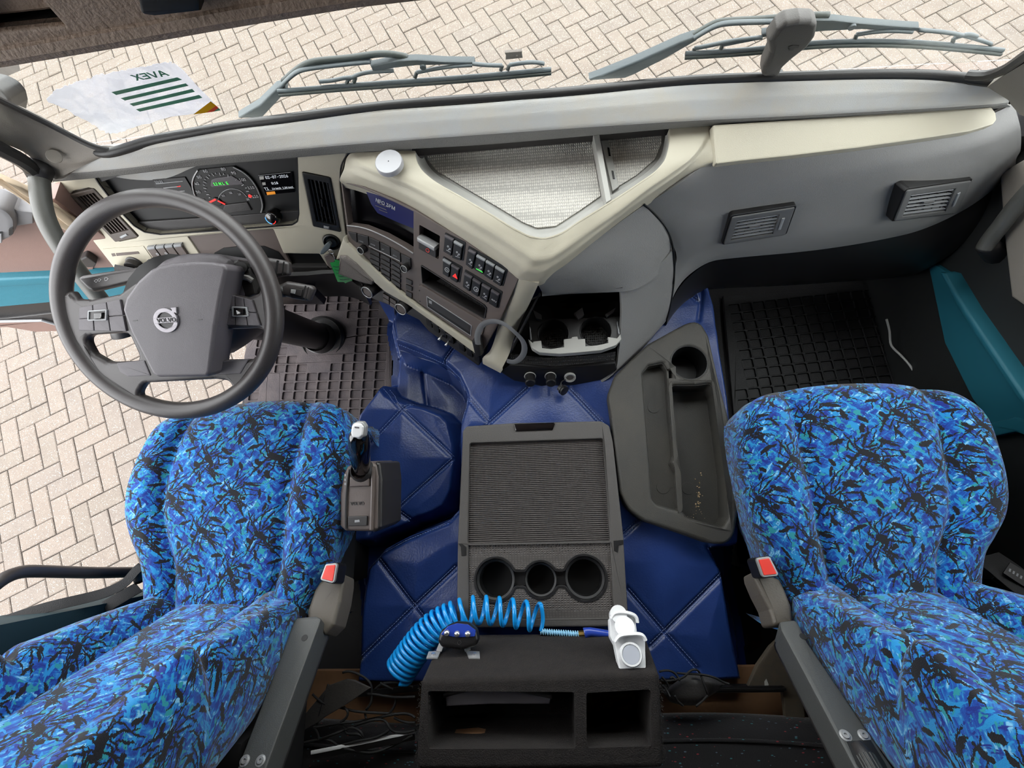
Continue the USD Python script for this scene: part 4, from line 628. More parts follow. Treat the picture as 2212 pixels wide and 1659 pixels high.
for cut, zz, lv in ((SO_, .33, .12), (TR_, .34, .2)):
    Pc = Polygon([at(*q, zz)[:2] for q in cut]); dc = sd(Pc); z = np.where(dc < -.014, np.minimum(z, lv), z)
Gz = np.dstack([XX, YY, z.reshape(XX.shape)]); keep = (dff < .004)
v, f = gridmesh(Gz); q_ = keep[f].all(1); f = f[q_]
nn = np.cross(v[f[:, 1]]-v[f[:, 0]], v[f[:, 2]]-v[f[:, 0]]); f = np.where((nn[:, 2] < 0)[:, None], f[:, ::-1], f)
uq, inv = np.unique(f, return_inverse=True); v, f = v[uq], inv.reshape(-1, 3)
ec_ = thing('engine_cover', 'blue quilted leatherette cover over the engine tunnel between the seats', 'engine cover', (0, .1, 0))
part(ec_, 'quilted_cover', (v, f), 'blue_hide', True)
from scipy.interpolate import RegularGridInterpolator
ZI = RegularGridInterpolator((xs, ys), z.reshape(XX.shape), bounds_error=False, fill_value=0)
def stitches(lines, zz, offs=(-.0042, .0042)):
    out = []
    for l in lines:
        P = rs(np.array([at(*q, zz)[:2] for q in l]), max(4, int(shapely.LineString([at(*q, zz)[:2] for q in l]).length/.0065)), False); t = np.gradient(P, axis=0); t /= np.linalg.norm(t, axis=1, keepdims=True); nrm_ = np.c_[-t[:, 1], t[:, 0]]
        for o in offs:
            for p, d in zip(P[1:-1]+nrm_[1:-1]*o, t[1:-1]):
                a, b = p-d*.0022, p+d*.0022; out.append(tube([[*a, ZI(a)[0]+.0002], [*p, ZI(p)[0]+.0009], [*b, ZI(b)[0]+.0002]], .0011, 5))
    return join(*out)
part(ec_, 'seam_stitching', join(stitches(seams_t[:11]+seams_t[13:14], TZ), stitches(seams_p[:4], PZ), stitches(edge_t, TZ, (.006,))), 'stitch_blue', True, 'double rows of lighter blue stitching', 'stuff')
part(ec_, 'seam_piping', join(*[tube([[*(p := at(*q, TZ)[:2]), ZI(p)[0]+.0005] for q in rs(np.array(l, float), 40)], .0024, 8) for l in edge_t]), 'blue_hide', True)
# ================= centre tray console =================
mat('console_grey', (74, 71, 69), .55, (700, .25)); mat('side_grey', (56, 55, 52), .6, (650, .25), (5, (78, 73, 64), .7))
MATS['rib_mat'] = usdkit.material(stage, '/World/Looks/rib_mat', {'tc': ('texture_coordinate', {}), 'w': ('wave_texture', {'wave_type': 'bands', 'bands_direction': 'y', 'scale': 68.0}), 'n': ('wave_texture', {'wave_type': 'bands', 'bands_direction': 'x', 'scale': 34.0}), 'm': ('math', {'math_type': 'multiply_add', 'value2': .35, 'value3': 0.0}), 'ad': ('math', {'math_type': 'add'}),
    'r': ('rgb_ramp', {'ramp': [(.1, lin((46, 43, 42))), (.9, lin((96, 90, 88)))]}), 'b': ('bump', {'strength': .9, 'distance': .003}), 'p': ('principled_bsdf', {'roughness': .5})},
    [('tc.object', 'w.vector'), ('tc.object', 'n.vector'), ('n.fac', 'm.value1'), ('w.fac', 'ad.value1'), ('m.value', 'ad.value2'), ('w.fac', 'r.fac'), ('r.color', 'p.base_color'), ('ad.value', 'b.height'), ('b.normal', 'p.normal')], 'p.BSDF')
dimple('cell_mat', (92, 87, 84), 210, (.7, 1, 1), .5)
LF2 = fr3((1006, 922, .335), (1310, 912, .335), (1170, 1345, .372)); tc_ = thing('tray_console', 'dark grey console with a ribbed lid and three cup wells on the engine cover', 'console', LF2.hit(1168, 1140))
tp = lambda name, mesh, m, s=40, l=None, p=None: part(p or tc_, name, mesh, m, s, l)
ou = poly(LF2, TR_, .008); r1 = poly(LF2, [(1015, 958), (1302, 948), (1317, 1169), (1011, 1174)], .005); r2 = poly(LF2, [(1012, 1178), (1317, 1172), (1326, 1334), (1014, 1337)], .003)
tp('frame', LF2.put(prism(ou.difference(r1).difference(r2), -.012, .004, .004)), 'console_grey'); tp('body', LF2.put(prism(ou.buffer(-.004).difference(ou.buffer(-.012)), -.075, -.012)), 'console_grey')
tp('ribbed_lid', LF2.put(prism(r1, -.013, -.008)), 'rib_mat', 30, 'ribbed rubber lid mat')
cups = [((1070, 1252), 42), ((1168, 1252), 35), ((1264, 1248), 44)]; cu = [(LF2.uv(*c), (LF2.uv(c[0]+r, c[1])-LF2.uv(*c))[0]) for c, r in cups]
ch2 = shapely.box(*(cu[0][0]+[0, -.013]), *(cu[2][0]+[0, .013])); well = ch2
for c, r in cu: well = well.union(Point(c).buffer(r, quad_segs=12))
well = well.buffer(.012).buffer(-.012); r2c = r2.difference(well.buffer(.002))
tp('cup_mat', LF2.put(prism(r2c, -.012, -.003)), 'cell_mat', 30, 'cellular rubber mat around the cup wells'); tp('cup_rim', LF2.put(prism(well.buffer(.006).difference(well), -.02, -.001, .001)), 'black_plastic')
for c, r in cu: w_ = tp('cup_well', LF2.put(lathe(Fr((0, 0, 0), (0, 0, 1)), c, [(r, -.003), (r*.97, -.008), (r*.86, -.010), (r*.84, -.058), (0, -.058)], 36)), 'black', 40)
[tp('cup_channel', LF2.put(prism(g, -.02, -.013)), 'black_plastic') for g in ch2.difference(shapely.union_all([Point(c).buffer(r*.98) for c, r in cu])).geoms]; tp('latch', slab(LF2, [(1109, 917), (1200, 914), (1194, 930), (1114, 933)], -.004, .009, .003, .003), 'piano', 40, 'glossy black latch')
for q in (((990, 1174), (1000, 1174), (1008, 1182), (1008, 1200), (998, 1201), (996, 1182)), ((1325, 1168), (1346, 1166), (1346, 1176), (1336, 1178), (1334, 1194), (1326, 1190))): tp('hinge', slab(LF2, q, -.002, .0055, .001), 'black_plastic')
# side console with troughs
SF2 = fr3((1400, 760, .335), (1540, 1140, .345), (1340, 1060, .34)); sc_ = thing('side_console', 'worn dark grey tray with one cup hole and two long troughs beside the passenger seat', 'console', SF2.hit(1450, 950))
tp = lambda name, mesh, m, s=40, l=None, p=None: part(p or sc_, name, mesh, m, s, l)
so = poly(SF2, SO_, .02)
t1 = poly(SF2, [(1387, 806), (1400, 790), (1432, 784), (1441, 800), (1446, 880), (1456, 985), (1450, 998), (1462, 1020), (1466, 1104), (1418, 1090), (1408, 1076)], .006); t2 = poly(SF2, [(1450, 832), (1500, 832), (1535, 828), (1545, 850), (1570, 1030), (1573, 1118), (1560, 1140), (1484, 1118), (1470, 1100)], .008); c3 = SF2.uv(1488, 784); r3 = .0445; t3 = Point(c3).buffer(r3, quad_segs=12)
tp('top_panel', SF2.put(prism(so.difference(t1).difference(t2).difference(t3).difference(poly(SF2, [(1432, 800), (1452, 800), (1452, 816), (1434, 818)])), -.03, .006, .008)), 'side_grey', 50); tp('skirt', SF2.put(prism(so.difference(so.buffer(-.012)), -.12, -.025)), 'side_grey')
for t_, d_ in ((t1, .030), (t2, .065)):
    w_ = tp('trough', SF2.put(prism(t_.buffer(.004).difference(t_.buffer(-.001)), -d_, -.002)), 'side_grey'); tp('trough_floor', SF2.put(prism(t_.buffer(.004), -d_-.004, -d_)), 'side_grey', p=w_)
tp('cup_well', SF2.put(lathe(Fr((0, 0, 0), (0, 0, 1)), c3, [(r3+.004, .004), (r3, .003), (r3*.96, -.02), (r3*.9, -.075), (0, -.075)], 36)), 'black', 40)
for c, d_ in (((1412, 880), .030), ((1432, 1053), .030)): tp('screw_cap', disc(SF2.off(-d_), c, .0155, 0, .0012, .0004, 24), 'side_grey')
tp('screw_cap', disc(SF2.off(-.065), (1486, 1055), .0155, 0, .0012, .0004, 24), 'side_grey')
cr = []
for k in range(46):
    y = 1010+110*rng.random()**.6; x = 1514-(y-1010)*.09+rng.normal(0, 3.0+max(0, y-1090)*.35); o = SF2.off(-.0645).hit(x, y); cr.append(((trimesh.creation.icosphere(0, .0016*rng.uniform(.4, 1.5)).vertices*rng.uniform(.4, 1.4, 3))+o, trimesh.creation.icosphere(0, 1).faces))
mat('crumb', (206, 180, 140), .8); (single('crumbs', join(*cr), 'crumb', 'pale crumbs scattered in the long trough of the side tray', 'crumbs', kind='stuff'))
# ================= gear selector =================
GFt = Fr(at(780, 1080, .47), (-.05, -.12, 1), (1, 0, 0)); gs = thing('gear_selector', 'dark brown gear selector with a white topped lever beside the driver seat', 'gear selector', GFt.o)
tp = lambda name, mesh, m, s=40, l=None, p=None: part(p or gs, name, mesh, m, s, l)
gb_ = [(741, 1024), (748, 1008), (764, 1001), (800, 996), (814, 1004), (818, 1030), (816, 1144), (806, 1149), (744, 1148), (733, 1138), (733, 1065)]
tp('housing', GFt.put(prism(poly(GFt, gb_, .006), -.125, 0, .008)), 'panel_brown', 50); tp('side_cover', GFt.put(prism(poly(GFt, [(808, 996), (820, 1000), (824, 1040), (822, 1140), (810, 1150), (800, 1150), (806, 1040)], .004), -.125, -.004, .006)), 'dark_plastic', 50)
tp('side_rail', tube([GFt.hit(755, 1014)+.001*GFt.n, GFt.hit(750, 1060)+.002*GFt.n, GFt.hit(748, 1142)+.001*GFt.n], .003, 8, 12), 'dark_plastic'); tp('side_rail', tube([GFt.hit(806, 1008)+.001*GFt.n, GFt.hit(806, 1060)+.002*GFt.n, GFt.hit(803, 1144)+.001*GFt.n], .0045, 8, 12), 'panel_brown')
tp('thumb_rest', slab(GFt, [(757, 1030), (800, 1028), (800, 1050), (757, 1052)], -.001, .006, .004, .002), 'panel_brown'); tp('fold_button', slab(GFt, [(753, 1115), (795, 1114), (794, 1135), (753, 1136)], 0, .004, .0015, .002), 'dark_plastic', l='square fold button')
tp('raised_name', text(GFt, (757, 1091), (793, 1090), 'VOLVO', .0068, .0008), 'dark_plastic', False); tp('button_mark', slab(GFt, [(768, 1123), (778, 1122), (779, 1127), (768, 1128)], .004, .0046), 'light_grey', False)
for y in (1026, 1036, 1045): tp('gate_mark', slab(GFt, [(744, y-2), (748, y-2), (748, y+3), (744, y+3)], 0, .0008), 'light_grey', False)
tp('lever_boot', GFt.put(lathe(Fr((0, 0, 0), (0, 0, 1)), GFt.uv(782, 1016), [(.028, -.002), (.026, .006), (.021, .012), (.019, .016)], 24)), 'dark_plastic')
kt = at(774, 936, .60); kb2 = GFt.hit(782, 1018); ax = kt-kb2; tp('lever', tube([kb2, kb2+ax*.35-[0, .004, 0], kb2+ax*.7-[0, .003, 0], kt-ax*.08, kt, kt+ax*.05], [.018, .0195, .022, .0235, .020, .009], 20, 20, flat=1.0), 'piano', True)
KF2 = Fr(kt+nrm([-.05, -.35, 1])*.012, (-.05, -.35, 1), (1, 0, 0)); kp = tp('knob_plate', slab(KF2, [(760, 920), (768, 914), (780, 915), (786, 922), (784, 940), (776, 946), (762, 945), (758, 936)], -.012, .002, .003, .003), 'white', 50, 'white button plate on the lever'); tp('knob_mark', slab(KF2, [(767, 921), (777, 922), (777, 925), (767, 924)], .002, .0026), 'hub_grey', False, p=kp); tp('knob_trim', slab(KF2, [(757, 930), (760, 916), (770, 911), (783, 912), (789, 922), (787, 943), (776, 950), (760, 948)], -.014, -.001, .003, .004), 'steel', 50)
# ================= seats =================
def fabric(name):
    """blue bus moquette: streaks of royal blue, azure and cyan with black twig prints; works on the cloth's own coordinates in metres"""
    N = {'uv': ('texture_coordinate', {}), 'p': ('principled_bsdf', {'roughness': .9, 'sheen_weight': .25, 'sheen_roughness': .5, 'specular_ior_level': .2})}; L = []
    for k, (rot, sc) in enumerate(((.78, (34, 100, 1)), (-.78, (36, 95, 1)), (0.2, (60, 70, 1)))):
        N[f'q{k}'] = ('mapping', {'rotation': (0, 0, rot)}); N[f'm{k}'] = ('mapping', {'scale': sc}); N[f'n{k}'] = ('noise_texture', {'scale': 1.0, 'detail': 2.5, 'roughness': .65, 'distortion': .4}); L += [('uv.UV', f'q{k}.vector'), (f'q{k}.vector', f'm{k}.vector'), (f'm{k}.vector', f'n{k}.vector')]
    N['r0'] = ('rgb_ramp', {'interpolate': True, 'ramp': [(.34, lin((18, 42, 120))), (.44, lin((18, 66, 148))), (.50, lin((22, 76, 154))), (.545, lin((24, 102, 172))), (.59, lin((36, 122, 182))), (.635, lin((112, 172, 206)))]})
    N['r1'] = ('rgb_ramp', {'ramp': [(.55, (0, 0, 0)), (.575, (1, 1, 1))]}); N['c1'] = ('mix_color', {'b': lin((30, 128, 186))}); N['r1b'] = ('rgb_ramp', {'ramp': [(.38, (1, 1, 1)), (.41, (0, 0, 0))]}); N['c1b'] = ('mix_color', {'b': lin((22, 40, 122))})
    N['r2'] = ('rgb_ramp', {'ramp': [(.58, (0, 0, 0)), (.61, (1, 1, 1))]}); N['c2'] = ('mix_color', {'b': lin((36, 132, 142))})
    L += [('n0.fac', 'r0.fac'), ('n1.fac', 'r1.fac'), ('n1.fac', 'r1b.fac'), ('r0.color', 'c1.a'), ('r1.color', 'c1.fac'), ('c1.result', 'c1b.a'), ('r1b.color', 'c1b.fac'), ('c1b.result', 'c2.a'), ('n2.fac', 'r2.fac'), ('r2.color', 'c2.fac')]
    N['wn'] = ('noise_texture', {'scale': 70.0, 'detail': 4.0, 'roughness': .75}); N['wc'] = ('vector_math', {'math_type': 'subtract', 'vector2': (.5, .5, .5)}); N['ws'] = ('vector_math', {'math_type': 'scale', 'scale': .016}); N['wa'] = ('vector_math', {'math_type': 'add'})
    L += [('uv.UV', 'wn.vector'), ('wn.color', 'wc.vector1'), ('wc.vector', 'ws.vector1'), ('uv.UV', 'wa.vector1'), ('ws.vector', 'wa.vector2')]
    def mth(n, t, a=None, b=None, c=None, cl=False):
        N[n] = ('math', {'math_type': t, 'use_clamp': cl})
        for i, v in enumerate((a, b, c)):
            if v is None: continue
            if isinstance(v, str): L.append((v, f'{n}.value{i+1}'))
            else: N[n][1][f'value{i+1}'] = float(v)
        return n+'.value'
    # the twig motif: thin branches round a knot, thick strokes and buds, printed on a staggered repeat
    R_ = np.random.default_rng(11); segs = []
    for k in range(19):                                            # thin branches
        an = R_.uniform(0, 6.283); r0, ln = R_.uniform(0, .012), R_.uniform(.026, .056)*(1.25 if math.sin(an) > 0 else .95); c = np.array([math.cos(an), math.sin(an)])*(r0+ln/2)+R_.normal(0, .006, 2); segs.append((c, an+R_.normal(0, .12), ln/2, .0017))
    for k in range(14): an = R_.uniform(0, 6.283); c = np.array([math.cos(an), math.sin(an)*.9])*R_.uniform(.022, .062); segs.append((c, R_.uniform(0, 3.14), R_.uniform(.012, .024), .0014))     # side twigs
    for c, an, h, w in (((-.044, -.024), -.25, .017, .0038), ((.040, -.020), .35, .018, .0036), ((-.012, .040), 1.25, .013, .0040), ((-.030, .010), .7, .007, .0048), ((.028, .016), .2, .006, .0052), ((.058, .004), 1.3, .012, .0036), ((-.066, .018), 1.0, .011, .0040), ((.004, -.050), 1.7, .010, .0034), ((0, 0), .4, .014, .0075), ((.010, .010), 2.0, .010, .0045)): segs.append((np.array(c), an, h, w))
    N['jn'] = ('noise_texture', {'scale': 7.0, 'detail': 1.0}); N['js'] = ('vector_math', {'math_type': 'subtract', 'vector2': (.5, .5, .5)}); N['jk'] = ('vector_math', {'math_type': 'scale', 'scale': .05}); N['ja'] = ('vector_math', {'math_type': 'add'}); L += [('uv.UV', 'jn.vector'), ('jn.color', 'js.vector1'), ('js.vector', 'jk.vector1'), ('wa.vector', 'ja.vector1'), ('jk.vector', 'ja.vector2')]
    last = None
    for lt, (ox, oy) in enumerate(((0, 0), (.075, .085))):
        q = f'l{lt}'; N[q+'o'] = ('vector_math', {'math_type': 'add', 'vector2': (ox+3, oy+3, 0)}); N[q+'w'] = ('vector_math', {'math_type': 'wrap', 'vector2': (.075, .085, 1), 'vector3': (-.075, -.085, -1)}); L += [('ja.vector', q+'o.vector1'), (q+'o.vector', q+'w.vector1')]
        for k, (c, an, h, w) in enumerate(segs):
            n_ = f'{q}s{k}'; N[n_] = ('mapping', {'mapping_type': 'texture', 'location': (*c, 0), 'rotation': (0, 0, an), 'scale': (h, w, 1e6)}); N[n_+'d'] = ('vector_math', {'math_type': 'length'}); L += [(q+'w.vector', n_+'.vector'), (n_+'.vector', n_+'d.vector1')]
            last = n_+'d.value' if last is None else mth(n_+'m', 'minimum', last, n_+'d.value')
    last = mth('cut', 'less_than', last, 1.0)
    N['bm'] = ('noise_texture', {'scale': 30.0, 'detail': 4.0, 'roughness': .75}); L.append(('wa.vector', 'bm.vector')); blob = mth('bl', 'greater_than', 'bm.fac', .69); last = mth('fin', 'maximum', last, blob)
    N['ck'] = ('mix_color', {'b': lin((16, 17, 24))}); N['fz'] = ('noise_texture', {'scale': 900.0, 'detail': 2.0}); N['b'] = ('bump', {'strength': .3, 'distance': .002})
    L += [('c2.result', 'ck.a'), (last, 'ck.fac'), ('ck.result', 'p.base_color'), ('uv.UV', 'fz.vector'), ('fz.fac', 'b.height'), ('b.normal', 'p.normal')]
    MATS[name] = usdkit.material(stage, f'/World/Looks/{name}', N, L, 'p.BSDF')
fabric('moquette'); mat('arm_plastic', (72, 73, 72), .5, (600, .2)); mat('buckle_grey', (88, 82, 74), .55, (300, .2)); mat('seat_base', (20, 20, 22), .7)
def cloth(G, flip=False, uo=(0, 0)):
    """closed cloth surface from a grid (rows x columns) with metric texture coordinates"""
    a, b = G.shape[:2]; cu_ = np.r_[0, np.cumsum(np.linalg.norm(np.diff(G[a//2], axis=0), axis=1))]; cv = np.r_[0, np.cumsum(np.linalg.norm(np.diff(G[:, b//2], axis=0), axis=1))]
    uv = np.stack(np.meshgrid(cv, cu_, indexing='ij')[::-1], -1).reshape(-1, 2)+np.array(uo); v, f = gridmesh(G)
    n = np.cross(v[f[:, 1]]-v[f[:, 0]], v[f[:, 2]]-v[f[:, 0]]).mean(0)
    if flip: f = f[:, ::-1]
    return v, f, uv
def dens(x, y, n):
    d = np.r_[0, np.cumsum(np.hypot(np.diff(x), np.diff(y)))]; t = np.linspace(0, d[-1], n); return PchipInterpolator(d, x)(t), PchipInterpolator(d, y)(t)
CSX = np.array([.030, .010, 0, .010, .035, .075, .125, .165, .190, .200, .212, .24, .32, .5]); CSZ = np.array([-.17, -.10, -.045, -.016, .004, .016, .018, .010, -.002, -.006, -.002, .007, .012, .014])
CSX = np.r_[CSX, 1-CSX[-2::-1]]; CSZ = np.r_[CSZ, CSZ[-2::-1]]
def cushion(left, right, front, z0, sl, sr, uo):
    """left/right/front outlines in pixels; sl, sr = where the two long seams run across the cushion"""
    Lp = rs([at(*q, z0) for q in left], 46); Rp = rs([at(*q, z0) for q in right], 46); Fp = rs([at(*q, z0) for q in front], 101)
    sx, sz = dens(CSX, CSZ, 101); sx = np.interp(sx, [0, .2, .5, .8, 1], [0, sl, .5, sr, 1]); out = []
    base = Lp[0]+(Rp[0]-Lp[0])*np.clip(sx, 0, 1)[:, None]
    fr_ = np.stack([np.interp(sx, np.linspace(0, 1, 101), Fp[:, k]) for k in range(3)], 1); bulge = fr_-base
    def row(l, r, w, dz, dy=0.):
        P = l+(r-l)*sx[:, None]+bulge*w; P[:, 2] = z0+sz*1.0+dz; P[:, 1] += dy; return P
    for dz, dy in ((-.19, -.035), (-.13, -.008), (-.075, .0), (-.04, -.003)): out.append(row(Lp[0], Rp[0], 1, dz, dy)); out[-1][:, 2] = np.minimum(out[-1][:, 2], z0+dz+.02)
    N = 46
    for i in range(N): t = i/(N-1); out.append(row(Lp[i], Rp[i], max(0, 1-t*2.2)**1.5, -.028*math.exp(-(t/.035)**1.2)+.012*math.sin(math.pi*min(1, t*1.3)), 0))
    out.append(out[-1]-[0, .01, .12]); return cloth(np.array(out), False, uo)
def backrest(xc, hw, tilt, yb, uo, mir=1):
    """bolstered back: hw = half width of the centre panel; rises from the cushion and leans to the rear"""
    px = np.array([-2.0, -2.14, -2.2, -2.17, -2.06, -1.86, -1.6, -1.32, -1.08, -1.0, -.94, -.8, -.4, 0])*hw; py = np.array([-.13, -.10, -.045, .0, .040, .064, .066, .044, .010, -.003, .002, .010, .014, .015])
    px = np.r_[px, -px[-2::-1]]; py = np.r_[py, py[-2::-1]]; x, y = dens(px, py, 131); w = np.clip((np.abs(x)/hw-1.0)/.7, 0, 1); rows_ = []
    for zz in np.r_[.415, .425, .44, np.linspace(.46, 1.13, 80), 1.15, 1.16]:
        wl = 1+.06*math.sin((zz-.45)*4); yy = y.copy()
        up_ = 1/(1+math.exp(-(zz-.735)/.006)); yy += w*(.010*up_-.026*math.exp(-((zz-.733)/.014)**2)-.05*math.exp(-((zz-.425)/.03)**2)*(zz < .5)+.018*math.exp(-((zz-.77)/.04)**2))
        k = min(1, max(0, (1.165-zz)/.10)); k2 = min(1, max(0.02, (zz-.40)/.05)); rp = np.interp(zz, [.43, .47, .60, .70, .80], [.12, .30, .72, .98, 1.0]); yy = y*(1-w)+(yy)*w; yy = np.where(yy > 0, yy*(1-w+w*rp), yy); yy = -.13+(yy+.13)*(math.sqrt(1-(1-k)**2) if k < 1 else 1)*(k2**.5)
        rows_.append(np.stack([xc+x*wl*(.97+.03*k), yb-tilt*(zz-.5)+yy, np.full_like(x, zz)], 1))
    return cloth(np.array(rows_), True, uo)
def cl_part(par, name, m, lab=None): v, f, uv = m; return part(par, name, (v, f), 'moquette', True, lab, uv=uv)
st1 = thing('bucket_chair', 'blue twig patterned driver seat behind the steering wheel with a lowered grey armrest', 'seat', (-.66, .0, 0))
cl_part(st1, 'seat_cushion', cushion([(336, 925), (312, 965), (288, 1010), (271, 1060), (267, 1100), (277, 1160), (295, 1215), (300, 1290), (306, 1370)], [(745, 905), (750, 960), (746, 1010), (738, 1070), (722, 1150), (703, 1220), (684, 1270), (668, 1310), (655, 1370)], [(336, 925), (348, 905), (400, 890), (480, 874), (560, 864), (640, 864), (700, 868), (732, 880), (745, 905)], .47, .20, .76, (0, 0)))
cl_part(st1, 'backrest', backrest(-.731, .089, .32, -.185, (.9, .3)))
st2 = thing('bucket_chair', 'blue twig patterned passenger seat beside the closed door with a lowered grey armrest', 'seat', (.66, .0, 0))
cl_part(st2, 'seat_cushion', cushion([(1607, 905), (1604, 950), (1611, 1010), (1622, 1070), (1640, 1135), (1672, 1200), (1692, 1260), (1712, 1320), (1728, 1380)], [(2138, 905), (2158, 950), (2176, 1010), (2185, 1060), (2182, 1105), (2160, 1155), (2140, 1195), (2136, 1260), (2132, 1370)], [(1607, 905), (1625, 868), (1660, 850), (1730, 835), (1820, 826), (1900, 824), (1980, 829), (2060, 843), (2110, 866), (2138, 905)], .47, .24, .76, (1.7, .4)))
cl_part(st2, 'backrest', backrest(.672, .090, .32, -.190, (2.3, 1.1)))
for s_, x0 in ((st1, -.66), (st2, .66)):
    part(s_, 'seat_base', join(bx((x0-.14, -.16, 0), (x0+.14, .14, .34), .01), bx((x0-.17, -.16, .30), (x0+.17, .16, .38), .01)), 'seat_base'); part(s_, 'back_shell', bx((x0-.12, -.50, .38), (x0+.12, -.36, .62), .02), 'seat_base')
def armrest(par, xs_, base, end, tops, holes, bolts, hole2):
    A, B2 = np.array(base), np.array(end); d = nrm(B2-A); n = nrm(np.cross([1, 0, 0], d)); n = n if n[2] > 0 else -n; fr = Fr(A, n, np.cross(d, n))
    P = poly(fr, tops, .006); a_ = part(par, 'armrest', fr.put(prism(P, -.058, 0, .004, .004)), 'arm_plastic', 40, 'grey plastic armrest pointing down and forward')
    for h in holes: part(a_, 'bolt_hole', disc(fr, h, .0062, -.002, .0006, 0, 20), 'black')
    for h in bolts: part(a_, 'bolt', fr.put(lathe(Fr((0, 0, 0), (0, 0, 1)), fr.uv(*h), [(.0085, .0006), (.0078, .0004), (.0055, .0012), (.005, .003), (.0025, .003), (.002, .001), (0, .001)], 20)), 'steel', 40)
    sd_ = 1 if A[0] < 0 else -1; fs = Fr(fr.hit(*tops[1 if sd_ > 0 else 0])+np.array([0, 0, -.03]), (sd_, 0, 0), d); part(a_, 'pivot_cap', disc(fs, hole2, .011, -.002, .0025, .001, 20), 'black_plastic')
    part(a_, 'lower_shell', fr.put(prism(P.buffer(-.004), -.068, -.058)), 'dark_plastic'); return a_, fr
armrest(st1, 0, (-.50, -.196, .50), (-.50, -.389, .634), [(633, 1345), (641, 1334), (682, 1330), (694, 1336), (690, 1348), (575, 1659), (545, 1740), (455, 1740), (512, 1659)], [(658, 1378)], [(529, 1643), (563, 1643)], (688, 1387))
a2, f2 = armrest(st2, 0, (.44, -.213, .50), (.44, -.367, .673), [(1683, 1342), (1716, 1338), (1724, 1344), (1745, 1388), (1930, 1659), (1985, 1740), (1885, 1740), (1846, 1659), (1688, 1362)], [(1735, 1375)], [(1826, 1589), (1866, 1589)], (1681, 1400))
part(a2, 'adjuster_recess', slab(f2, [(1829, 1602), (1880, 1599), (1912, 1650), (1930, 1690), (1880, 1700), (1850, 1650)], -.002, .001), 'black')
kw = [f2.hit(1850, 1606)-.002*f2.n, f2.hit(1874, 1640)-.002*f2.n, f2.hit(1905, 1695)-.002*f2.n]; kn = part(a2, 'adjuster_knob', tube(kw, [.010, .0125, .0125], 20), 'dark_plastic', True, 'ribbed adjuster wheel in the armrest')
for k in range(14): an = k*math.pi/8-.1; u_ = f2.u*math.cos(an)+f2.n*math.sin(an); part(kn, 'rib', tube([kw[1]*.8+kw[0]*.2+u_*.0125, kw[2]+u_*.0125], .0014, 5), 'arm_plastic')
def buckle(par, hou, c, red, z2, lab):
    fh = Fr(at(*c), (0, .3, 1), (1, 0, 0)); h_ = part(par, 'buckle_holder', slab(fh, hou, -.06, .0, .008, .006), 'buckle_grey', 50)
    fb = Fr(at(*red[0], z2), (0, .15, 1), (1, 0, 0)); P = poly(fb, red, .002); part(h_, 'buckle_frame', fb.put(prism(P.buffer(.0035), -.03, 0, .0015)), 'steel', 40); part(h_, 'release_button', fb.put(prism(P, -.004, .0015, .001)), 'red', 40, lab); part(h_, 'buckle_body', fb.put(prism(P.buffer(.005), -.045, -.006, .002)), 'black_plastic')
buckle(st1, [(664, 1352), (662, 1322), (678, 1274), (690, 1256), (728, 1236), (743, 1240), (742, 1262), (736, 1300), (722, 1350), (700, 1372)], (705, 1300, .47), [(705, 1222), (725, 1220), (719, 1256), (695, 1250)], .50, 'red release button of the driver belt buckle')
buckle(st2, [(1626, 1224), (1640, 1236), (1686, 1250), (1700, 1280), (1712, 1312), (1715, 1350), (1672, 1352), (1662, 1316), (1644, 1282), (1630, 1250)], (1670, 1290, .47), [(1638, 1209), (1661, 1206), (1678, 1240), (1650, 1243)], .50, 'red release button of the passenger belt buckle')
# ================= carpeted box and what is on it =================
mat('box_carpet', (25, 21, 20), .95, (420, .9), (60, (38, 33, 30), .5)); mat('raw_wood', (146, 108, 78), .7, (60, .3), (8, (112, 82, 58), .5)); mat('hose_blue', (20, 148, 225), .25, coat=.3); mat('clip_white', (226, 227, 228), .4); mat('remote_blue', (40, 66, 160), .25, coat=.3); mat('clip_face', (176, 180, 190), .5)
BT_ = Fr(at(1168, 1460, .555), (0, .0, 1), at(1427, 1457, .555)-at(905, 1475, .555)); bxo = thing('carpet_box', 'black carpet covered box with two open compartments behind the tray console', 'box', BT_.o)
tp = lambda name, mesh, m, s=40, l=None, p=None: part(p or bxo, name, mesh, m, s, l)
bo_ = poly(BT_, [(907, 1472), (1428, 1455), (1437, 1650), (896, 1655)], .006); o1 = poly(BT_, [(926, 1490), (1240, 1492), (1243, 1613), (927, 1614)], .004); o2 = poly(BT_, [(1266, 1494), (1404, 1486), (1406, 1608), (1267, 1612)], .004)
import manifold3d
def hullof(pts, r):
    sp_ = trimesh.creation.icosphere(2, r).vertices; return manifold3d.Manifold.hull_points(np.vstack([sp_+np.asarray(p) for p in pts]))
qb = [at(952, 1378, .40), at(1394, 1374, .40)]; qb += [qb[1]*[1, 0, 1]+[0, -.425, 0], qb[0]*[1, 0, 1]+[0, -.435, 0]]; qt = [BT_.hit(908, 1474), BT_.hit(1426, 1458), BT_.hit(1436, 1648), BT_.hit(898, 1652)]
cen = np.mean(qb+qt, axis=0); box_m = hullof([p+nrm(cen-p)*.014 for p in qb+qt], .011)
def cutter(P): m_ = trimesh.Trimesh(*BT_.put(prism(P, -.135, .03)), process=False); return manifold3d.Manifold(manifold3d.Mesh(m_.vertices.astype(np.float32), m_.faces.astype(np.uint32)))
mm = (box_m-cutter(o1)-cutter(o2)).to_mesh(); tp('carpet_shell', (mm.vert_properties[:, :3].astype(float), mm.tri_verts.astype(int)), 'box_carpet', 40)
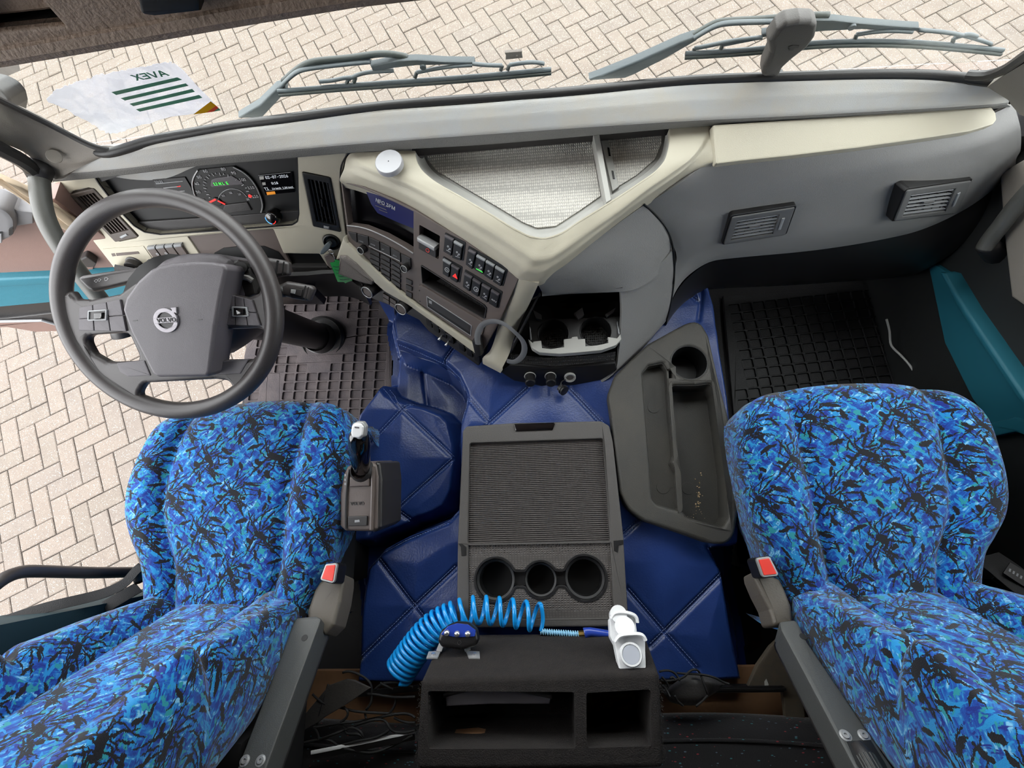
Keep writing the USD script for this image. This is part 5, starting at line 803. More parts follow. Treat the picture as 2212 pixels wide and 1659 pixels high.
tp('wood_edge', slab(BT_.off(-.05), [(976, 1586), (1030, 1582), (1070, 1590), (1090, 1600), (1030, 1602), (976, 1600)], -.02, .0, .004), 'raw_wood', l='bare wooden board inside the box'); tp('partition_edge', slab(BT_, [(1244, 1488), (1262, 1488), (1262, 1498), (1243, 1498)], .003, .0055, .001), 'raw_wood')
fz = []; fr_ = np.random.default_rng(5)
for k in range(5200):                                                # short tufts standing out along the box's edges
    e = fr_.random(); ring_c = np.array(bo_.exterior.coords); t = fr_.random()*bo_.length; q = bo_.exterior.interpolate(t); c = np.array([q.x, q.y]); c2 = np.array(bo_.centroid.coords[0]); o = nrm(np.r_[c-c2, 0]); b = BT_.p(*(c-o[:2]*fr_.uniform(-.001, .022)), fr_.choice([.002, -.01*fr_.random()])); g = nrm(fr_.normal(0, 1, 3)+1.2*BT_.n+.6*(BT_.u*o[0]+BT_.v*o[1]))*fr_.uniform(.002, .0055); s_ = nrm(np.cross(g, [.3, .5, .7]))*.0006
    fz.append((np.array([b-s_, b+s_, b+g]), np.array([[0, 1, 2]])))
part(bxo, 'carpet_tufts', join(*fz), 'box_carpet', False, None, 'stuff')
a0, a1 = at(950, 1376, .40), at(1396, 1372, .40); BFn = nrm(np.cross(a1-a0, at(907, 1470, .555)-a0)); BFn = BFn if BFn[1] > 0 else -BFn; BF_ = Fr(at(1170, 1420, .47), BFn, a1-a0).off(.010)
b_ = tp('bracket', slab(BF_, [(921, 1425), (926, 1411), (946, 1410), (952, 1412), (945, 1425)], .001, .004, .0008), 'steel', 30, 'bent steel bracket screwed to the box')
for pts in ([(1006, 1409), (1036, 1411), (1037, 1426), (1013, 1425)],): tp('bracket_foot', slab(BF_, pts, .001, .004, .0008), 'steel', p=b_)
for c in ((936, 1418), (1025, 1418)): tp('bracket_screw', disc(BF_, c, .0045, .004, .0065, .001, 14), 'chrome', p=b_)
for p, q in (((948, 1412), (960, 1399)), ((1011, 1410), (1001, 1399))): tp('bracket_arm', bar(BF_.hit(*p)+.004*BF_.n, BF_.hit(*q)+.030*BF_.n, .012, .003, .0006, BF_.n+np.array([0, 0, .6])), 'steel', p=b_)
tp('bracket_strap', bar(BF_.hit(958, 1401)+.031*BF_.n, BF_.hit(1003, 1401)+.031*BF_.n, .012, .003, .0006, BF_.n+np.array([0, 0, 1])), 'steel', p=b_)
RF = Fr(at(988, 1385, .50), (0, .12, 1), (1, 0, 0)); rm = thing('remote_control', 'rounded black and blue remote control with three metal knobs held by the box bracket', 'remote control', RF.o)
part(rm, 'body', RF.put(prism(poly(RF, [(944, 1384), (952, 1362), (970, 1349), (987, 1343), (1012, 1346), (1029, 1360), (1033, 1382), (1026, 1397), (995, 1405), (952, 1398)], .006), -.03, 0, .007, .006)), 'black_plastic', 50); part(rm, 'face_plate', slab(RF, [(951, 1371), (968, 1352), (988, 1346), (1011, 1349), (1028, 1361), (1026, 1375), (988, 1377)], -.002, .002, .001, .002), 'remote_blue', label='glossy blue face')
for c in ((966, 1367), (988, 1369), (1011, 1369)): part(rm, 'knob', RF.put(lathe(Fr((0, 0, 0), (0, 0, 1)), RF.uv(*c), [(.0058, .001), (.0058, .005), (.0045, .008), (0, .009)], 16)), 'chrome', True, label='chrome knob')
part(rm, 'mark', RF.put(prism(Point(RF.uv(992, 1388)).buffer(.004).difference(Point(RF.uv(992, 1388)).buffer(.003)), 0, .0006)), 'dark_plastic', False)
CF_ = Fr(at(1362, 1413, .545), (0, .28, 1), (1, 0, 0)); wc_ = thing('spring_clip', 'white double tool clip mounted at the right corner of the carpet box', 'clip', CF_.o)
tp = lambda name, mesh, m, s=40, l=None: part(wc_, name, mesh, m, s, l)
C2 = CF_.off(-.032)
tp('rear_plate', slab(C2, [(1315, 1338), (1326, 1324), (1342, 1326), (1371, 1331), (1377, 1380), (1360, 1392), (1328, 1396), (1317, 1376)], -.02, .006, .003, .003), 'clip_white'); tp('rear_jaw', tube([C2.hit(1318, 1337)+.012*C2.n, C2.hit(1326, 1326)+.014*C2.n, C2.hit(1345, 1324)+.015*C2.n, C2.hit(1370, 1332)+.013*C2.n, C2.hit(1375, 1345)+.01*C2.n], .0035, 8, 20, flat=2.2), 'clip_white')
tp('rear_barrel', tube([C2.hit(1334, 1330)-.01*C2.n, C2.hit(1334, 1328)+.018*C2.n], .016, 24), 'clip_white'); tp('barrel', tube([C2.hit(1348, 1362)+.0*C2.n, C2.hit(1346, 1355)+.024*C2.n], .0185, 24), 'clip_white')
tp('front_plate', slab(CF_, [(1326, 1384), (1336, 1373), (1388, 1370), (1395, 1382), (1397, 1444), (1385, 1446), (1339, 1448), (1331, 1410)], -.03, -.006, .003, .003), 'clip_white'); tp('front_jaw', tube([CF_.hit(1328, 1386)+.002*CF_.n, CF_.hit(1338, 1374)+.004*CF_.n, CF_.hit(1362, 1370)+.005*CF_.n, CF_.hit(1386, 1372)+.004*CF_.n, CF_.hit(1394, 1383)+.002*CF_.n], .0035, 8, 20, flat=2.2), 'clip_white')
tp('pad_ring', CF_.put(lathe(Fr((0, 0, 0), (0, 0, 1)), CF_.uv(1363, 1414), [(.0205, -.02), (.0205, .002), (.019, .004), (.0165, .004), (.016, .002), (0, .002)], 36)), 'clip_white'); tp('pad_face', disc(CF_, (1363, 1414), .0158, 0, .0028, .0005, 30), 'clip_face', l='pale grey round pad')
fo = Fr(at(1080, 1500, .525), (0, .25, 1), (1, 0, 0)); fd = thing('folder', 'dark slate folder with a curved edge lying in the larger compartment of the box', 'folder', fo.o)
part(fd, 'cover', slab(fo, [(961, 1502), (1000, 1493), (1039, 1488), (1096, 1490), (1150, 1497), (1191, 1505), (1187, 1521), (1060, 1521), (964, 1526)], -.012, 0, .003), 'hub_grey'); part(fd, 'spine', tube([fo.hit(*q)+.002*fo.n for q in [(958, 1501), (1000, 1490), (1039, 1485), (1096, 1487), (1150, 1495), (1193, 1504)]], .0045, 8, 30), 'dark_plastic', True)
# blue coiled air hose
def coil(axis, pitch, rad, r, k0=0, el=1.0):
    A = spl(np.array(axis), 900); d = np.r_[0, np.cumsum(np.linalg.norm(np.diff(A, axis=0), axis=1))]; t = d/d[-1]; Tn = np.gradient(A, axis=0); Tn /= np.linalg.norm(Tn, axis=1, keepdims=True)
    pt = np.interp(t, *zip(*pitch)); ph = np.cumsum(np.gradient(d)/pt)*2*math.pi+k0; ra = np.interp(t, *zip(*rad)); up_ = np.array([0, .15, 1.]); a = up_-Tn*(Tn @ up_)[:, None]; a /= np.linalg.norm(a, axis=1, keepdims=True); b = np.cross(Tn, a)
    return A+ra[:, None]*(np.cos(ph)[:, None]*a*el+np.sin(ph)[:, None]*b)
hz = [(862, 1452, .385), (885, 1418, .395), (915, 1378, .405), (950, 1345, .41), (985, 1327, .41), (1020, 1318, .41), (1090, 1322, .41), (1165, 1334, .405)]; hs = thing('air_hose', 'bright blue coiled air hose lying around the carpet box', 'hose', at(*hz[4]))
P = coil([at(*q) for q in hz], [(0, .0115), (.46, .0125), (.56, .026), (1, .031)], [(0, .032), (.3, .030), (.5, .026), (1, .027)], .0048, .4, .9)
part(hs, 'coil', tube(P, .0047, 8), 'hose_blue', True)
spg = [at(*q, .41) for q in ((1168, 1364), (1190, 1366), (1220, 1368), (1252, 1370))]; mat('hose_pale', (150, 205, 235), .4); mat('brass', (170, 140, 80), .35, metal=1)
part(hs, 'hose_end', tube([P[-1], (P[-1]+spg[0])/2+[.004, -.004, -.004], spg[0]], .0045, 8, 8), 'hose_blue', True); part(hs, 'kink_spring', tube(coil(spg, [(0, .005), (1, .005)], [(0, .0055), (1, .0055)], .001), .0013, 5), 'hose_pale', True, 'pale kink protection spring'); part(hs, 'spring_core', tube(spg, .0042, 8), 'hose_pale', True); part(hs, 'fitting', tube([at(1249, 1370, .41), at(1262, 1369, .41)], .0068, 8), 'brass', 30); part(hs, 'nozzle', tube([at(1262, 1368, .415), at(1275, 1365, .415), at(1320, 1370, .41)], [.011, .009, .007], 10), 'remote_blue', True)
# ================= bunk, net and loose things behind the seats =================
MATS['bunk_fabric'] = usdkit.material(stage, '/World/Looks/bunk_fabric', {'tc': ('texture_coordinate', {}), 'mp': ('mapping', {'scale': (1, 2.6, 2.6)}), 'v': ('voronoi_texture', {'scale': 72.0, 'randomness': 1.0}), 'lt': ('math', {'math_type': 'less_than', 'value2': .20}), 'w': ('white_noise_texture', {}), 'r': ('rgb_ramp', {'interpolate': False, 'ramp': [(0, lin((34, 33, 36))), (.45, lin((150, 52, 62))), (.65, lin((60, 130, 138))), (.85, lin((92, 112, 130)))]}), 'mx': ('mix_color', {'a': lin((34, 33, 36))}),
    'n': ('noise_texture', {'scale': 300.0}), 'b': ('bump', {'strength': .4, 'distance': .002}), 'p': ('principled_bsdf', {'roughness': .9, 'sheen_weight': .2})}, [('tc.object', 'mp.vector'), ('mp.vector', 'v.vector'), ('v.distance', 'lt.value1'), ('v.position', 'w.vector'), ('w.value', 'r.fac'), ('r.color', 'mx.b'), ('lt.value', 'mx.fac'), ('mx.result', 'p.base_color'), ('tc.object', 'n.vector'), ('n.fac', 'b.height'), ('b.normal', 'p.normal')], 'p.BSDF')
mt = thing('bunk_mattress', 'dark bunk mattress with red and teal flecks behind the seats', 'mattress', (0, -.8, .3))
gy_ = np.linspace(-1, 1, 60); prof = [(-.475, .275), (-.452, .295), (-.440, .318), (-.438, .340), (-.446, .358), (-.468, .368), (-.52, .374), (-.7, .378), (-1.0, .378), (-1.28, .378)]
G = np.array([[(x*1.02, y+.012*math.sin(x*5)-.01*x, zz+.006*math.sin(x*7+y*9)) for x in gy_] for y, zz in rs(np.c_[prof, np.zeros(len(prof))], 40)[:, :2]]); part(mt, 'mattress', solid(G, .03), 'bunk_fabric', True)
part(mt, 'piping', tube([(x*1.02, -.470+.012*math.sin(x*5)-.01*x, .370+.006*math.sin(x*7-4)) for x in np.linspace(-1, 1, 60)], .0035, 8), 'bunk_fabric', True)
mat('frame_paint', (74, 68, 60), .6, (300, .2), (20, (96, 82, 62), .5)); bf = thing('bunk_bed', 'grey bunk frame with a bare wooden board in front of the mattress', 'bunk frame', (0, -.4, .2))
part(bf, 'board', bx((-.62, -.62, .235), (.62, -.36, .25)), 'raw_wood', label='bare wooden board'); rf_ = Fr(at(1600, 1490, .325), (0, 0, 1), (1, 0, 0))
part(bf, 'rail', bar(at(1420, 1490, .325), at(1692, 1488, .325), .012, .006, .001, (0, 0, 1)), 'black_plastic'); part(bf, 'rail_web', bar(at(1420, 1486, .315), at(1692, 1484, .315), .005, .03, .001, (0, 0, 1)), 'black_plastic'); part(bf, 'rail', bar(at(760, 1500, .325), at(905, 1486, .325), .012, .006, .001, (0, 0, 1)), 'black_plastic')
part(bf, 'side_plate', slab(rf_, [(1640, 1440), (1668, 1400), (1690, 1380), (1730, 1420), (1745, 1560), (1702, 1560), (1695, 1500), (1690, 1494), (1620, 1486)], -.02, -.008, .003), 'frame_paint'); part(bf, 'plate_slot', slab(rf_.off(-.008), [(1651, 1472), (1655, 1466), (1660, 1478), (1659, 1488), (1652, 1486)], 0, .001), 'tray_grey')
mat('net_black', (24, 23, 24), .7); mat('flap_black', (50, 49, 50), .55, (200, .3), (12, (66, 62, 58), .4))
cn = thing('cargo_net', 'tangled black cord net with a dark fabric flap left of the carpet box', 'net', at(770, 1540, .46))
cz = lambda l, z0=.392, n=24: spl([at(x, y, z0+.004*math.sin(x*.11+y*.07)) for x, y in l], n)
def N2(l): return [(620+x/4.157, 1430+y/4.157) for x, y in l]
for l in ([(370, 200), (330, 350), (290, 480), (270, 560)], [(500, 95), (560, 85), (680, 130), (750, 200), (760, 280), (755, 360), (710, 430)], [(715, 290), (780, 290), (920, 312), (1150, 312)], [(230, 290), (330, 370), (480, 410), (600, 440), (760, 455), (900, 462), (1000, 470)], [(975, 310), (965, 390), (920, 460)], [(510, 405), (545, 450), (530, 500), (480, 540)], [(235, 585), (330, 575), (480, 550), (620, 535), (840, 495), (1000, 465), (1100, 470), (1150, 500)], [(300, 695), (420, 650), (560, 590), (780, 520), (880, 530), (920, 590), (960, 625), (1080, 630), (1150, 610)], [(90, 740), (280, 700), (400, 710), (450, 750), (520, 780), (640, 800), (720, 815), (830, 800), (950, 750), (1130, 660)], [(470, 550), (520, 600), (540, 640), (640, 650), (690, 690)], [(540, 590), (620, 600), (670, 640), (690, 690)], [(840, 190), (900, 220), (950, 245)], [(790, 250), (850, 200), (1000, 190), (1130, 225)], [(700, 460), (710, 510)], [(920, 610), (820, 670), (640, 710), (460, 760)], [(240, 590), (275, 640), (285, 700)], [(1150, 545), (1060, 540), (960, 500)]):
    part(cn, 'cord', tube(cz(N2(l)), .0026, 6), 'net_black', True)
ff = Fr(at(740, 1500, .40), (-.12, .10, 1), (1, 0, 0)); part(cn, 'fabric_flap', slab(ff, N2([(375, 210), (530, 155), (600, 165), (745, 235), (510, 395), (330, 500), (270, 550), (110, 635), (150, 480), (300, 300)]), -.006, 0, .002), 'flap_black', label='dark fabric flap of the net')
cn2 = thing('net_pouch', 'crumpled black fabric pouch with cords right of the carpet box', 'pouch', at(1500, 1485, .36))
def N3(l): return [(1400+x/3.969, 1430+y/3.969) for x, y in l]
pz_ = Fr(at(1490, 1490, .37), (.05, .12, 1), (1, 0, 0)); part(cn2, 'pouch', patch([[(*q, z_) for q, z_ in zip(N3([(130, 262), (240, 170), (350, 105), (480, 115), (660, 185)]), (.37, .38, .385, .38, .36))], [(*q, z_) for q, z_ in zip(N3([(150, 290), (260, 230), (380, 180), (520, 190), (640, 205)]), (.375, .395, .40, .395, .37))], [(*q, z_) for q, z_ in zip(N3([(170, 320), (300, 300), (430, 280), (530, 260), (620, 225)]), (.37, .395, .40, .39, .37))], [(*q, z_) for q, z_ in zip(N3([(200, 345), (310, 370), (420, 365), (520, 285), (610, 232)]), (.35, .355, .36, .36, .355))]], 30, 20, .006), 'flap_black', 60)
for l in ([(95, 85), (130, 75), (200, 80), (250, 120), (270, 160)], [(110, 155), (190, 160), (310, 125), (350, 85), (410, 65), (450, 110), (480, 190), (510, 275)], [(250, 95), (320, 100), (430, 105), (560, 130), (640, 170), (700, 190)], [(120, 130), (170, 210), (130, 250)], [(510, 285), (470, 330), (410, 380)], [(230, 290), (250, 330), (300, 375)], [(190, 140), (210, 130), (240, 160)], [(120, 200), (150, 230), (190, 300)]): part(cn2, 'cord', tube(cz(N3(l), .405), .0022, 6), 'net_black', True)
sk_ = thing('light_stick', 'thin white rod lying across the dark mattress left of the carpet box', 'rod', at(800, 1605, .39)); lsa, lsb = at(672, 1626, .392), at(896, 1582, .392); part(sk_, 'rod', bar(lsa, lsb, .007, .006, .002, (0, .1, 1)), 'white'); part(sk_, 'base_strip', bar(lsa-[0, .008, .002], lsb-[0, .008, .002], .012, .005, .001, (0, 0, 1)), 'black_plastic')
# ================= floor mats, belts, handles =================
mat('mat_rubber', (62, 55, 58), .75, (260, .35), (11, (92, 82, 80), .45)); mat('mat_black', (22, 22, 24), .6, (260, .3))
def floor_mat(name, lab, m, outl, keepout, pitch, cell, extra=None, rot=0.0):
    P = Polygon([at(*q, .004)[:2] for q in outl]); t = thing(name, lab, 'floor mat', (*P.centroid.coords[0], 0)); K = P.buffer(-.008)
    for k in keepout: K = K.difference(k)
    x0, y0, x1, y1 = P.bounds; H = []
    for i in range(int((x1-x0)/pitch[0])+1):
        for j in range(int((y1-y0)/pitch[1])+1):
            c = shapely.box(x0+i*pitch[0], y0+j*pitch[1], x0+i*pitch[0]+cell[0], y0+j*pitch[1]+cell[1]).buffer(.003, quad_segs=1)
            if rot: c = shapely.affinity.rotate(c, rot, origin=((x0+x1)/2, (y0+y1)/2))
            if K.contains(c): H.append(c)
    Q = P
    for k in keepout[1:]: pass
    Q = P.difference(shapely.union_all(H)); part(t, 'raised_grid', prism(Q, -.004, .006, .002), m, 40); part(t, 'base', prism(P.buffer(-.001), -.010, -.001), m)
    return t
import shapely.affinity
nm = Polygon([at(*q, .004)[:2] for q in [(578, 806), (606, 806), (604, 905), (572, 905)]]); bt = Point(-.782, .632).buffer(.10)
fm = floor_mat('driver_floor_mat', 'dusty dark grey rubber mat of raised ribs below the steering wheel', 'mat_rubber', [(528, 770), (545, 690), (570, 630), (700, 590), (840, 600), (850, 700), (845, 860), (800, 1000), (620, 1120), (545, 1100), (528, 900)], [bt, nm], (.0412, .0335), (.030, .0225), rot=-1.5)
FZ = Fr((0, 0, .004), (0, 0, 1), (1, 0, 0)); part(fm, 'moulded_name', text(FZ, (584, 811), (580.5, 870), 'VOLVO', .021, .0015, off=0), 'mat_black', False, 'moulded name along the edge'); part(fm, 'name_panel', prism(nm.difference(nm.buffer(-.003)), .003, .006, .001), 'mat_rubber')
floor_mat('passenger_floor_mat', 'black rubber mat of raised ribs in the passenger footwell', 'mat_black', [(1562, 640), (1900, 612), (1960, 700), (1990, 860), (1960, 1060), (1600, 1080), (1585, 900)], [], (.0412, .0335), (.030, .0225), rot=3)
mat('cable_white', (190, 190, 186), .5); single('cable', tube([at(q[0], q[1], q[2]+.075) for q in [(1915, 690, .06), (1922, 720, .03), (1925, 745, .012), (1940, 762, .012), (1962, 785, .014), (1975, 805, .012), (1986, 830, .012), (1992, 860, .012)]], .0032, 8, 40), 'cable_white', 'thin white cable hanging in the dark passenger footwell beside the door', 'cable', True)
mat('tube_dark', (58, 52, 50), .35); mat('handle_grey', (84, 84, 80), .45, (400, .1))
h1 = thing('grab_handle', 'dark grey bent grab handle at the left windscreen pillar', 'handle', (-1.02, .62, .7)); hx_ = [atx(*q, -1.02) for q in [(84, 372), (88, 425), (102, 480), (150, 560), (205, 632), (250, 690)]]; part(h1, 'tube', tube(hx_, .0175, 14, 40), 'handle_grey', True); part(h1, 'mounting_foot', tube([hx_[0]+[0, .02, .012], hx_[0], hx_[0]+(hx_[1]-hx_[0])*.3], [.026, .024, .0185], 14), 'dark_plastic', True); part(h1, 'mounting_foot', tube([hx_[-1]-[0, .03, .03], hx_[-1]], [.026, .019], 14), 'dark_plastic', True)
h2 = thing('grab_handle', 'grey curved grab handle beside the right end of the dashboard', 'handle', (1.06, .65, .5)); part(h2, 'tube', tube([atx(*q, 1.06) for q in [(2300, 330), (2240, 395), (2195, 445), (2160, 490), (2138, 518), (2125, 540)]], .017, 14, 30), 'handle_grey', True); part(h2, 'mounting_foot', tube([atx(2130, 530, 1.06), atx(2122, 545, 1.08)+[.04, 0, -.01]], [.020, .026], 12), 'dark_plastic', True)
h3 = thing('entry_rail', 'dark tubular entry rail standing outside the driver door opening', 'handle', (-1.05, -.1, .5)); part(h3, 'tube', tube([atx(*q, -1.05) for q in [(360, 1238), (300, 1236), (200, 1237), (80, 1234), (40, 1237), (5, 1252), (-40, 1290), (-100, 1350)]], .0125, 14, 50), 'tube_dark', True)
part(h3, 'bracket', tube([atx(345, 1238, -1.05), atx(330, 1270, -1.05)], .014, 10), 'black_plastic', True)
mat('belt_black', (26, 25, 26), .7, (500, .4)); b1 = thing('seat_belt', 'black belt strap running from the entry rail behind the driver seat', 'seat belt', at(220, 1290, .45))
def ribbon(P, w, th, n=40):
    P = spl(np.array(P), n); T_ = np.gradient(P, axis=0); T_ /= np.linalg.norm(T_, axis=1, keepdims=True); sdv = np.cross(T_, nrm([.2, .3, 1])); sdv /= np.linalg.norm(sdv, axis=1, keepdims=True)
    return solid(np.stack([P-sdv*w/2, P+sdv*w/2], 0), th)
part(b1, 'strap', ribbon([at(306, 1222, .42), at(290, 1236, .43), at(265, 1262, .45), at(200, 1288, .48), at(100, 1312, .52), at(-20, 1352, .56)], .022, .002), 'belt_black', True); part(b1, 'anchor', tube([at(300, 1224, .41), at(297, 1240, .41), at(304, 1256, .41)], .012, 10), 'black_plastic', True); part(b1, 'lower_strap', ribbon([at(300, 1268, .38), at(270, 1285, .40), at(225, 1312, .42)], .03, .002), 'belt_black', True)
b2 = thing('seat_belt', 'black belt strap with a printed label beside the passenger seat', 'seat belt', at(2190, 1240, .4)); part(b2, 'strap', ribbon([at(2130, 1200, .34), at(2165, 1225, .36), at(2212, 1262, .38), at(2300, 1320, .42)], .075, .003), 'belt_black', True); part(b2, 'anchor', tube([at(2150, 1245, .36), at(2180, 1268, .37), at(2230, 1310, .39)], .010, 10), 'black_plastic', True)
lf = Fr(at(2195, 1250, .382), (-.1, .2, 1), (1, 0, 0)); part(b2, 'label', slab(lf, [(2180, 1215), (2240, 1250), (2222, 1275), (2165, 1238)], 0, .003, .0005), 'dark_plastic'); 
for k in range(4): part(b2, 'label_print', slab(lf, [(2178+k*8, 1228+k*5), (2182+k*8, 1230+k*5), (2180+k*8, 1236+k*5), (2176+k*8, 1234+k*5)], .003, .0035), 'light_grey', False)
# ================= small things on the dashboard =================
dF = Fr(at(839, 349, .735), (0, -.05, 1), (1, 0, 0)); dm = thing('mounting_disc', 'white round mounting disc stuck on the cream trim left of the storage tray', 'disc', dF.o)
part(dm, 'disc', dF.put(lathe(Fr((0, 0, 0), (0, 0, 1)), dF.uv(839, 348), [(0, -.012), (.029, -.012), (.029, -.002), (.0275, 0), (0, 0)], 48)), 'disc_white', 40); part(dm, 'centre_mark', disc(dF, (839, 348), .0012, -.001, .0006, 0, 10), 'dark_plastic', False)
kq = thing('ignition_key', 'grey ignition key with a green plastic tag hanging from the lock', 'key', igf.hit(702, 540)); kk = Fr(igf.hit(710, 528)+.012*igf.n, nrm(igf.n+np.array([-.2, 0, .3])), (1, 0, 0))
part(kq, 'key_head', slab(kk, [(711, 521), (717, 527), (712, 537), (700, 548), (692, 549), (694, 541), (704, 526)], -.005, .005, .002, .002), 'wiper_metal'); part(kq, 'key_blade', tube([igf.hit(716, 522)+.002*igf.n, kk.hit(712, 528)], .0035, 8), 'steel', True)
part(kq, 'key_ring', tube([kk.p(*(kk.uv(716, 543)+np.array([math.cos(a), math.sin(a)])*.0062), .002+.003*math.sin(a)) for a in np.linspace(0, 6.283, 25)[:-1]], .0011, 6, closed=True), 'chrome', True); part(kq, 'ring_link', tube([kk.hit(719, 549), kk.hit(722, 556), kk.hit(724, 563)], .0014, 6), 'chrome', True)
tg = Fr(kk.hit(735, 586)+np.array([0, -.012, 0]), (-.15, -.8, .75), (1, 0, 0)); tg_ = part(kq, 'tag', slab(tg, [(713, 567), (723, 566), (724, 561), (731, 563), (738, 564), (745, 566), (762, 606), (750, 610), (747, 612), (743, 609), (730, 609)], -.0015, .0015, .0006), 'green_tag', label='green plastic tag')
for k in range(5): part(tg_, 'embossed_line', tube([tg.hit(720+k*3.6, 575+k*7)+.0016*tg.n, tg.hit(727+k*3.6, 576.5+k*7)+.0018*tg.n, tg.hit(741+k*3.6, 574+k*7)+.0016*tg.n], .0007, 5), 'dark_teal', True)
part(kq, 'fob', slab(kk.off(-.01), [(699, 553), (712, 548), (724, 560), (716, 583), (709, 576)], -.01, 0, .002, .002), 'panel_brown', label='dull brown key fob')
# ================= on and outside the windscreen =================
def gw(off): return Fr(GF.o+off*GF.n, GF.n, GF.u)
W = gw(-.022)
def wiper(lab, arm, rod, hose, blade, bridge, yokes):
    t = thing('wiper', lab, 'wiper', W.hit(*blade[0])); w = lambda n, m, mt_, s=40, l=None: part(t, n, m, mt_, s, l)
    w('arm', slab(W, arm, -.012, .004, .004), 'wiper_metal'); w('arm_rod', tube([W.hit(*q) for q in rod], .0062, 8, 24, flat=.6), 'wiper_metal', True); w('washer_hose', tube([W.hit(*q)-.006*W.n for q in hose], .0055, 8, 30), 'wiper_rubber', True)
    B = [W.hit(*q)+.010*W.n for q in blade]; w('blade_rail', tube(B, .0042, 8, 24), 'wiper_metal', True); w('rubber_blade', tube([q+.004*W.n-np.array([0, 0, .004]) for q in B], .0032, 8, 24), 'wiper_rubber', True); w('main_bridge', slab(W, bridge, -.008, .004, .003), 'wiper_metal')
    for y in yokes: w('claw_bridge', tube([W.hit(*q)+.004*W.n for q in y], .0042, 8, 16, flat=.7), 'wiper_metal', True)
    for y in yokes: w('claw', tube([W.hit(*y[0])+.004*W.n, W.hit(y[0][0]-4, y[0][1]+7)+.008*W.n], .0035, 6), 'wiper_rubber', True)
    for c in (len(yokes) and [(bridge[0][0]*.5+bridge[len(bridge)//2][0]*.5, bridge[0][1]*.5+bridge[len(bridge)//2][1]*.5)]): w('pivot', disc(W, c, .006, .004, .008, .001, 14), 'wiper_metal')
wiper('grey windscreen wiper parked before the instruments', [(515, 252), (560, 225), (598, 188), (616, 184), (622, 192), (600, 216), (566, 252)], [(606, 187), (640, 156), (668, 147), (740, 138), (800, 132)], [(612, 182), (655, 148), (690, 138), (760, 131), (830, 123), (880, 130)], [(600, 187), (740, 175), (880, 165), (1040, 153), (1190, 139)], [(800, 140), (860, 128), (900, 126), (960, 130), (1025, 131), (1027, 137), (960, 137), (900, 138), (850, 144), (806, 152)], [[(752, 167), (780, 155), (815, 150), (850, 148)], [(768, 163), (745, 164), (720, 169), (690, 172)], [(900, 152), (940, 144), (985, 138), (1020, 136)], [(1085, 137), (1050, 136), (1020, 133)], [(1100, 136), (1150, 130), (1175, 133)]])
wiper('grey windscreen wiper parked before the passenger side', [(1272, 170), (1300, 160), (1380, 128), (1470, 88), (1500, 78), (1506, 84), (1440, 122), (1370, 158), (1350, 166)], [(1500, 81), (1540, 58), (1570, 50), (1660, 46), (1750, 40)], [(1490, 88), (1535, 62), (1560, 54), (1640, 49), (1720, 42), (1790, 40)], [(1480, 105), (1640, 94), (1755, 82), (1880, 78), (2000, 82), (2165, 98)], [(1760, 40), (1800, 40), (1860, 47), (1950, 54), (1985, 56), (1984, 64), (1920, 64), (1860, 60), (1780, 64), (1700, 72), (1645, 78), (1646, 70), (1710, 60)], [[(1500, 100), (1540, 92), (1580, 84), (1646, 76)], [(1560, 92), (1600, 84), (1640, 76)], [(1850, 70), (1890, 64), (1930, 62), (1970, 64)], [(2140, 90), (2080, 72), (2030, 64), (1985, 60)], [(2060, 78), (2090, 70), (2110, 74)]])
tb = gw(-.02); tt = thing('registration_tab', 'small dark plate with a hole standing above the left wiper blade', 'plate', tb.hit(1110, 117)); Pt_ = poly(tb, [(1090, 112), (1128, 109), (1127, 114), (1129, 123), (1092, 127), (1093, 119)]).difference(Point(tb.uv(1116, 118)).buffer(.0018)); part(tt, 'plate', tb.put(prism(Pt_, -.003, .002, .0008)), 'leather_grey')
am = thing('mirror_arm', 'dark grey paddle shaped plastic arm rising from the windscreen foot', 'arm', at(1680, 165, .79)); AF = Fr(at(1670, 165, .79)+[0, -.012, 0], (.12, -1, -.20), (1, 0, 0))
mat('arm_dark', (72, 69, 66), .55, (500, .2)); part(am, 'arm', AF.put(prism(poly(AF, [(1647, 168), (1650, 148), (1663, 118), (1661, 92), (1680, 66), (1700, 52), (1730, 47), (1757, 48), (1767, 56), (1763, 80), (1746, 104), (1712, 130), (1692, 148), (1682, 170)], .006), -.03, 0, .008, .006)), 'arm_dark', 50); part(am, 'foot', tube([at(1655, 168, .785), at(1684, 166, .785)], .013, 10), 'black_plastic', True); part(am, 'raised_mark', slab(AF, [(1703, 100), (1712, 97), (1726, 98), (1724, 102), (1716, 103), (1712, 108), (1705, 107)], 0, .0012), 'dark_plastic', False)
mo = thing('front_mirror', 'dark rounded exterior mirror shell seen past the left windscreen pillar', 'mirror', aty(10, 210, 1.0)); MF_ = Fr(aty(10, 210, 1.0), (0, -1, .4), (1, 0, 0)); part(mo, 'shell', MF_.put(prism(poly(MF_, [(-90, 168), (-20, 184), (4, 196), (20, 214), (26, 236), (22, 262), (-60, 250)], .01), -.06, 0, .006)), 'black_plastic', 50)
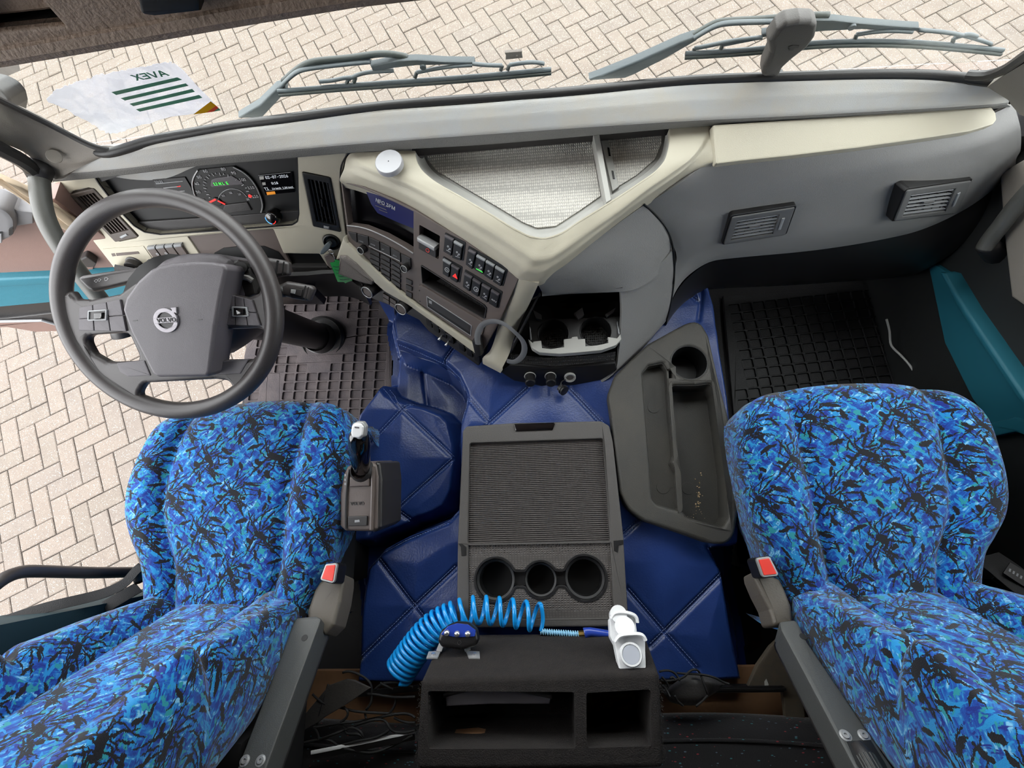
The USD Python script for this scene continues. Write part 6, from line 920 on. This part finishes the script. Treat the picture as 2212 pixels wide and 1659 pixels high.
# worn printed sticker inside the windscreen
MATS['sticker'] = usdkit.material(stage, '/World/Looks/sticker', {'tc': ('texture_coordinate', {}), 'n': ('noise_texture', {'scale': 34.0, 'detail': 4.0, 'distortion': .5}), 'r': ('rgb_ramp', {'ramp': [(.42, (.72, .72, .72)), (.66, (.40, .40, .40))]}), 't': ('transparent_bsdf', {'color': (.96, .96, .98)}), 'd': ('diffuse_bsdf', {'color': lin((186, 186, 192))}), 'tl': ('translucent_bsdf', {'color': lin((186, 186, 192))}), 'a': ('mix_closure', {'fac': .5}), 'm': ('mix_closure', {})}, [('tc.object', 'n.vector'), ('n.fac', 'r.fac'), ('r.color', 'm.fac'), ('d.BSDF', 'a.closure1'), ('tl.BSDF', 'a.closure2'), ('t.BSDF', 'm.closure1'), ('a.closure', 'm.closure2')], 'm.closure')
def film(name, c):
    MATS[name] = usdkit.material(stage, f'/World/Looks/{name}', {'d': ('diffuse_bsdf', {'color': lin(c)}), 'tl': ('translucent_bsdf', {'color': lin(c)}), 'a': ('mix_closure', {'fac': .55})}, [('d.BSDF', 'a.closure1'), ('tl.BSDF', 'a.closure2')], 'a.closure')
film('film_green', (94, 140, 122)); film('film_yellow', (178, 146, 40)); film('film_red', (178, 84, 66)); film('film_dark', (110, 120, 126)); film('film_pale', (214, 224, 220))
sf = gw(.012); stk = thing('window_sticker', 'worn translucent white sticker with green bars on the windscreen before the driver', 'sticker', sf.hit(300, 210))
jag = []
ol = [(100, 215), (118, 196), (150, 182), (178, 174), (215, 162), (250, 155), (290, 147), (330, 139), (360, 136), (378, 138), (396, 152), (425, 185), (452, 212), (476, 238), (440, 242), (405, 248), (370, 252), (335, 262), (300, 272), (262, 285), (238, 290), (215, 280), (190, 262), (150, 240)]
for (x, y), (x2, y2) in zip(ol, ol[1:]+ol[:1]):
    for k in range(6): t = k/6; j = (rng.normal(0, 1.5, 2) if k and not (360 < x < 476) else (0, 0)); jag.append((x+(x2-x)*t+j[0], y+(y2-y)*t+j[1]))
part(stk, 'sheet', slab(sf, jag, -.0006, 0), 'sticker', False); s2 = sf.off(.0004)
for q in ([(241, 199), (383, 167), (393, 172), (251, 205)], [(261, 212), (401, 180), (407, 185), (270, 217)], [(280, 224), (415, 192), (421, 198), (288, 229)], [(294, 236), (430, 205), (437, 211), (302, 241)]): part(stk, 'printed_bar', slab(s2, q, 0, .0003), 'film_green', False, 'green printed bar')
for m_, q in (('film_yellow', [(418, 247), (455, 219), (467, 228), (446, 243)]), ('film_red', [(446, 243), (467, 228), (472, 233), (461, 241)]), ('film_green', [(461, 241), (472, 233), (477, 238)])): part(stk, 'corner_stripe', slab(s2, q, 0, .0003), m_, False)
part(stk, 'printed_name', text(s2, (367, 162), (304, 172), 'AVEX', .0125, .0003, True, sx=1.45), 'film_green', False, 'mirrored green name')
